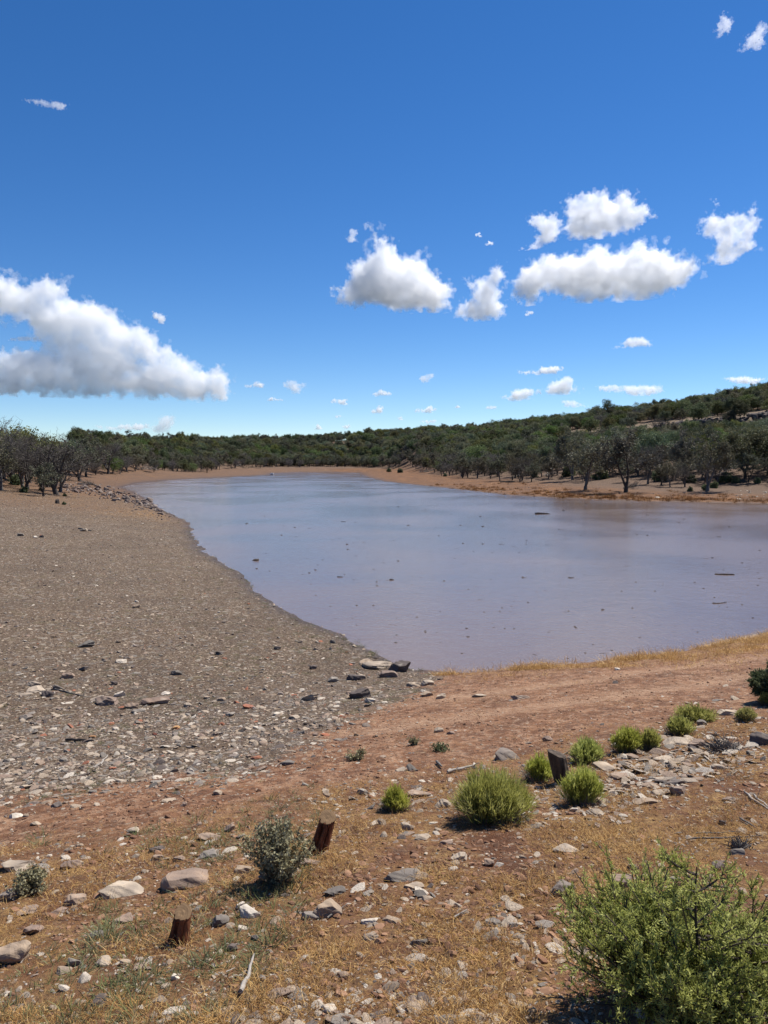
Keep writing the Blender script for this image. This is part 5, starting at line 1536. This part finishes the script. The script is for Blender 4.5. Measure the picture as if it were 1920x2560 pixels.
def ell(cx, cy, w, h, seed):
    rg = np.random.default_rng(seed); a = np.linspace(0, 2 * np.pi, 25)[:-1]
    ph = rg.uniform(0, 6.28, 4)
    r = 1 + .22 * np.sin(a * 2 + ph[0]) + .20 * np.sin(a * 3 + ph[1]) + .14 * np.sin(a * 5 + ph[2]) + rg.normal(0, .07, 24)
    y = np.sin(a) * r; y = np.where(y > 0, y * .6, y * 1.1)
    return [(cx + math.cos(t_) * w / 2 * q, cy + yy * h / 2) for t_, q, yy in zip(a, r, y)]
BIG = [
 ([(-130,560),(-60,570),(0,582),(40,605),(110,605),(150,600),(160,640),(205,640),(240,662),(285,690),(340,712),(385,745),(430,775),(480,770),(500,790),(508,820),(492,856),(400,860),(300,860),(180,862),(0,864),(-60,866),(-130,866),(-130,770),(-40,752),(30,752),(66,750),(78,740),(70,722),(45,708),(20,703),(0,700),(-60,690),(-130,690)],
  5200, 'huge white and grey cloud bank sloping down from the left edge', 520, 30, 5.8),
 ([(714,640),(712,620),(740,615),(752,580),(800,540),(782,500),(800,492),(830,510),(850,530),(870,555),(915,545),(930,580),(965,600),(985,640),(980,670),(940,680),(880,675),(820,665),(740,660)],
  3000, 'large cloud with a pointed top, left of the middle group', 240, 38, 7.0),
 ([(975,690),(990,650),(1020,640),(1000,600),(1040,600),(1060,575),(1085,570),(1095,600),(1085,640),(1095,670),(1085,692),(1040,693)],
  3050, 'narrow upright cloud right of the large pointed cloud', 130, 22, 4.5),
 ([(1112,640),(1110,600),(1130,560),(1190,540),(1250,535),(1300,530),(1330,550),(1345,535),(1380,523),(1420,545),(1440,560),(1470,550),(1500,600),(1480,630),(1440,640),(1380,662),(1320,655),(1270,660),(1220,640),(1180,625),(1150,655),(1125,645)],
  2900, 'widest cloud of the right-hand group, made of two joined heaps', 280, 34, 6.5),
 ([(1215,505),(1225,470),(1220,440),(1235,415),(1300,415),(1360,420),(1395,455),(1418,480),(1370,500),(1310,515),(1280,518),(1245,510)],
  2600, 'flat bottomed cloud at the top of the right-hand group', 170, 26, 5.0),
 ([(1115,535),(1150,520),(1160,500),(1135,480),(1145,460),(1180,465),(1205,462),(1215,490),(1205,520),(1170,535),(1140,545)],
  2650, 'small cloud touching the left end of the topmost right-hand cloud', 100, 16, 3.5),
 ([(1495,560),(1540,540),(1545,520),(1510,500),(1512,465),(1545,460),(1535,430),(1548,430),(1560,465),(1600,465),(1620,450),(1638,490),(1625,520),(1635,545),(1600,560),(1570,578),(1530,570)],
  2650, 'ragged square cloud near the right edge', 150, 18, 3.0),
]
for i, (P, dist, lab, n, rm, od) in enumerate(BIG):
    cloud(i, P, dist, lab, od, n, rm, res=1.25 if i == 0 else 1.0)
SM = [(1370,744,65,34,'small cloud by itself above the right-hand hill',3),(1175,804,82,26,'upper of the three flat clouds over the middle of the right-hand ridge',3.5),
 (1122,858,92,30,'lower left of the three flat clouds over the right-hand ridge',3.5),(1208,842,90,40,'right one of the three flat clouds over the right-hand ridge',3.5),
 (1375,845,150,30,'long low cloud just above the skyline of the right-hand hill',2.6),(1612,824,75,26,'small low cloud over the hilltop at the right edge',3.5),
 (736,870,46,16,'little flat cloud left of the middle above the far wood',2.6),(823,852,40,20,'little cloud up and right of the flat one above the far wood',2.6),
 (816,888,30,22,'little round cloud under its neighbour above the far wood',2.6),(920,820,34,24,'little cloud highest of those over the middle of the far wood',1.6),
 (920,888,42,20,'little cloud below the highest of those over the middle of the far wood',2.6),(926,912,30,14,'lowest little cloud touching the far wood skyline in the middle',2.4),
 (866,906,22,9,'tiny cloud left of the lowest middle one',1.6),(730,901,20,9,'tiny cloud below the flat one left of the middle',1.6),
 (638,840,52,34,'small puffy cloud right of the huge cloud bank',1.8),(592,864,32,12,'tiny flat cloud below the puffy one right of the cloud bank',2),
 (688,926,25,13,'tiny cloud on the skyline left of the middle',2.4),(748,923,28,11,'tiny flat cloud on the skyline right of the other tiny one',2),
 (552,834,40,16,'faint wisp at the nose of the huge cloud bank',1.0),(1240,876,74,18,'faint flat cloud low behind the lone skyline tree',1.5),
 (1060,882,48,8,'thin faint streak of cloud low right of the middle',.8),(1142,678,20,14,'tiny wisp below the left end of the widest cloud',.9),
 (1034,509,16,12,'tiny wisp high in the middle, upper of two',.8),(1057,527,16,13,'tiny wisp high in the middle, lower of two',.9),
 (760,515,32,30,'thin wisp at the left of the pointed cloud top',.6),(345,690,26,32,'small wisp above the back of the huge cloud bank',.9),
 (1563,62,40,46,'thin wisp at the top right, the smaller of two',.45),(1630,92,55,56,'thin wisp at the top right corner, the larger of two',.6),
 (108,228,72,24,'faint wisp alone in the upper left of the sky',.45),(350,925,60,46,'pinkish distant cloud tower low above the left wood',2.0),(270,925,110,22,'faint low cloud left of the pinkish tower',.9),(988,880,12,9,'tiniest puff in the low sky right of the middle',1.2),
 (60,735,110,12,'thin streak of cloud in the gap of the huge cloud bank',.8)]
for i, (cx, cy, w, h, lab, od) in enumerate(SM):
    el = (995 - cy) * K / F + .02; dist = min(900 / max(el, .06), 12000)
    cloud(50 + i, ell(cx, cy, w, h, 60 + i), dist, lab, od, int(40 + w * .8), h * .34, edge=.0)
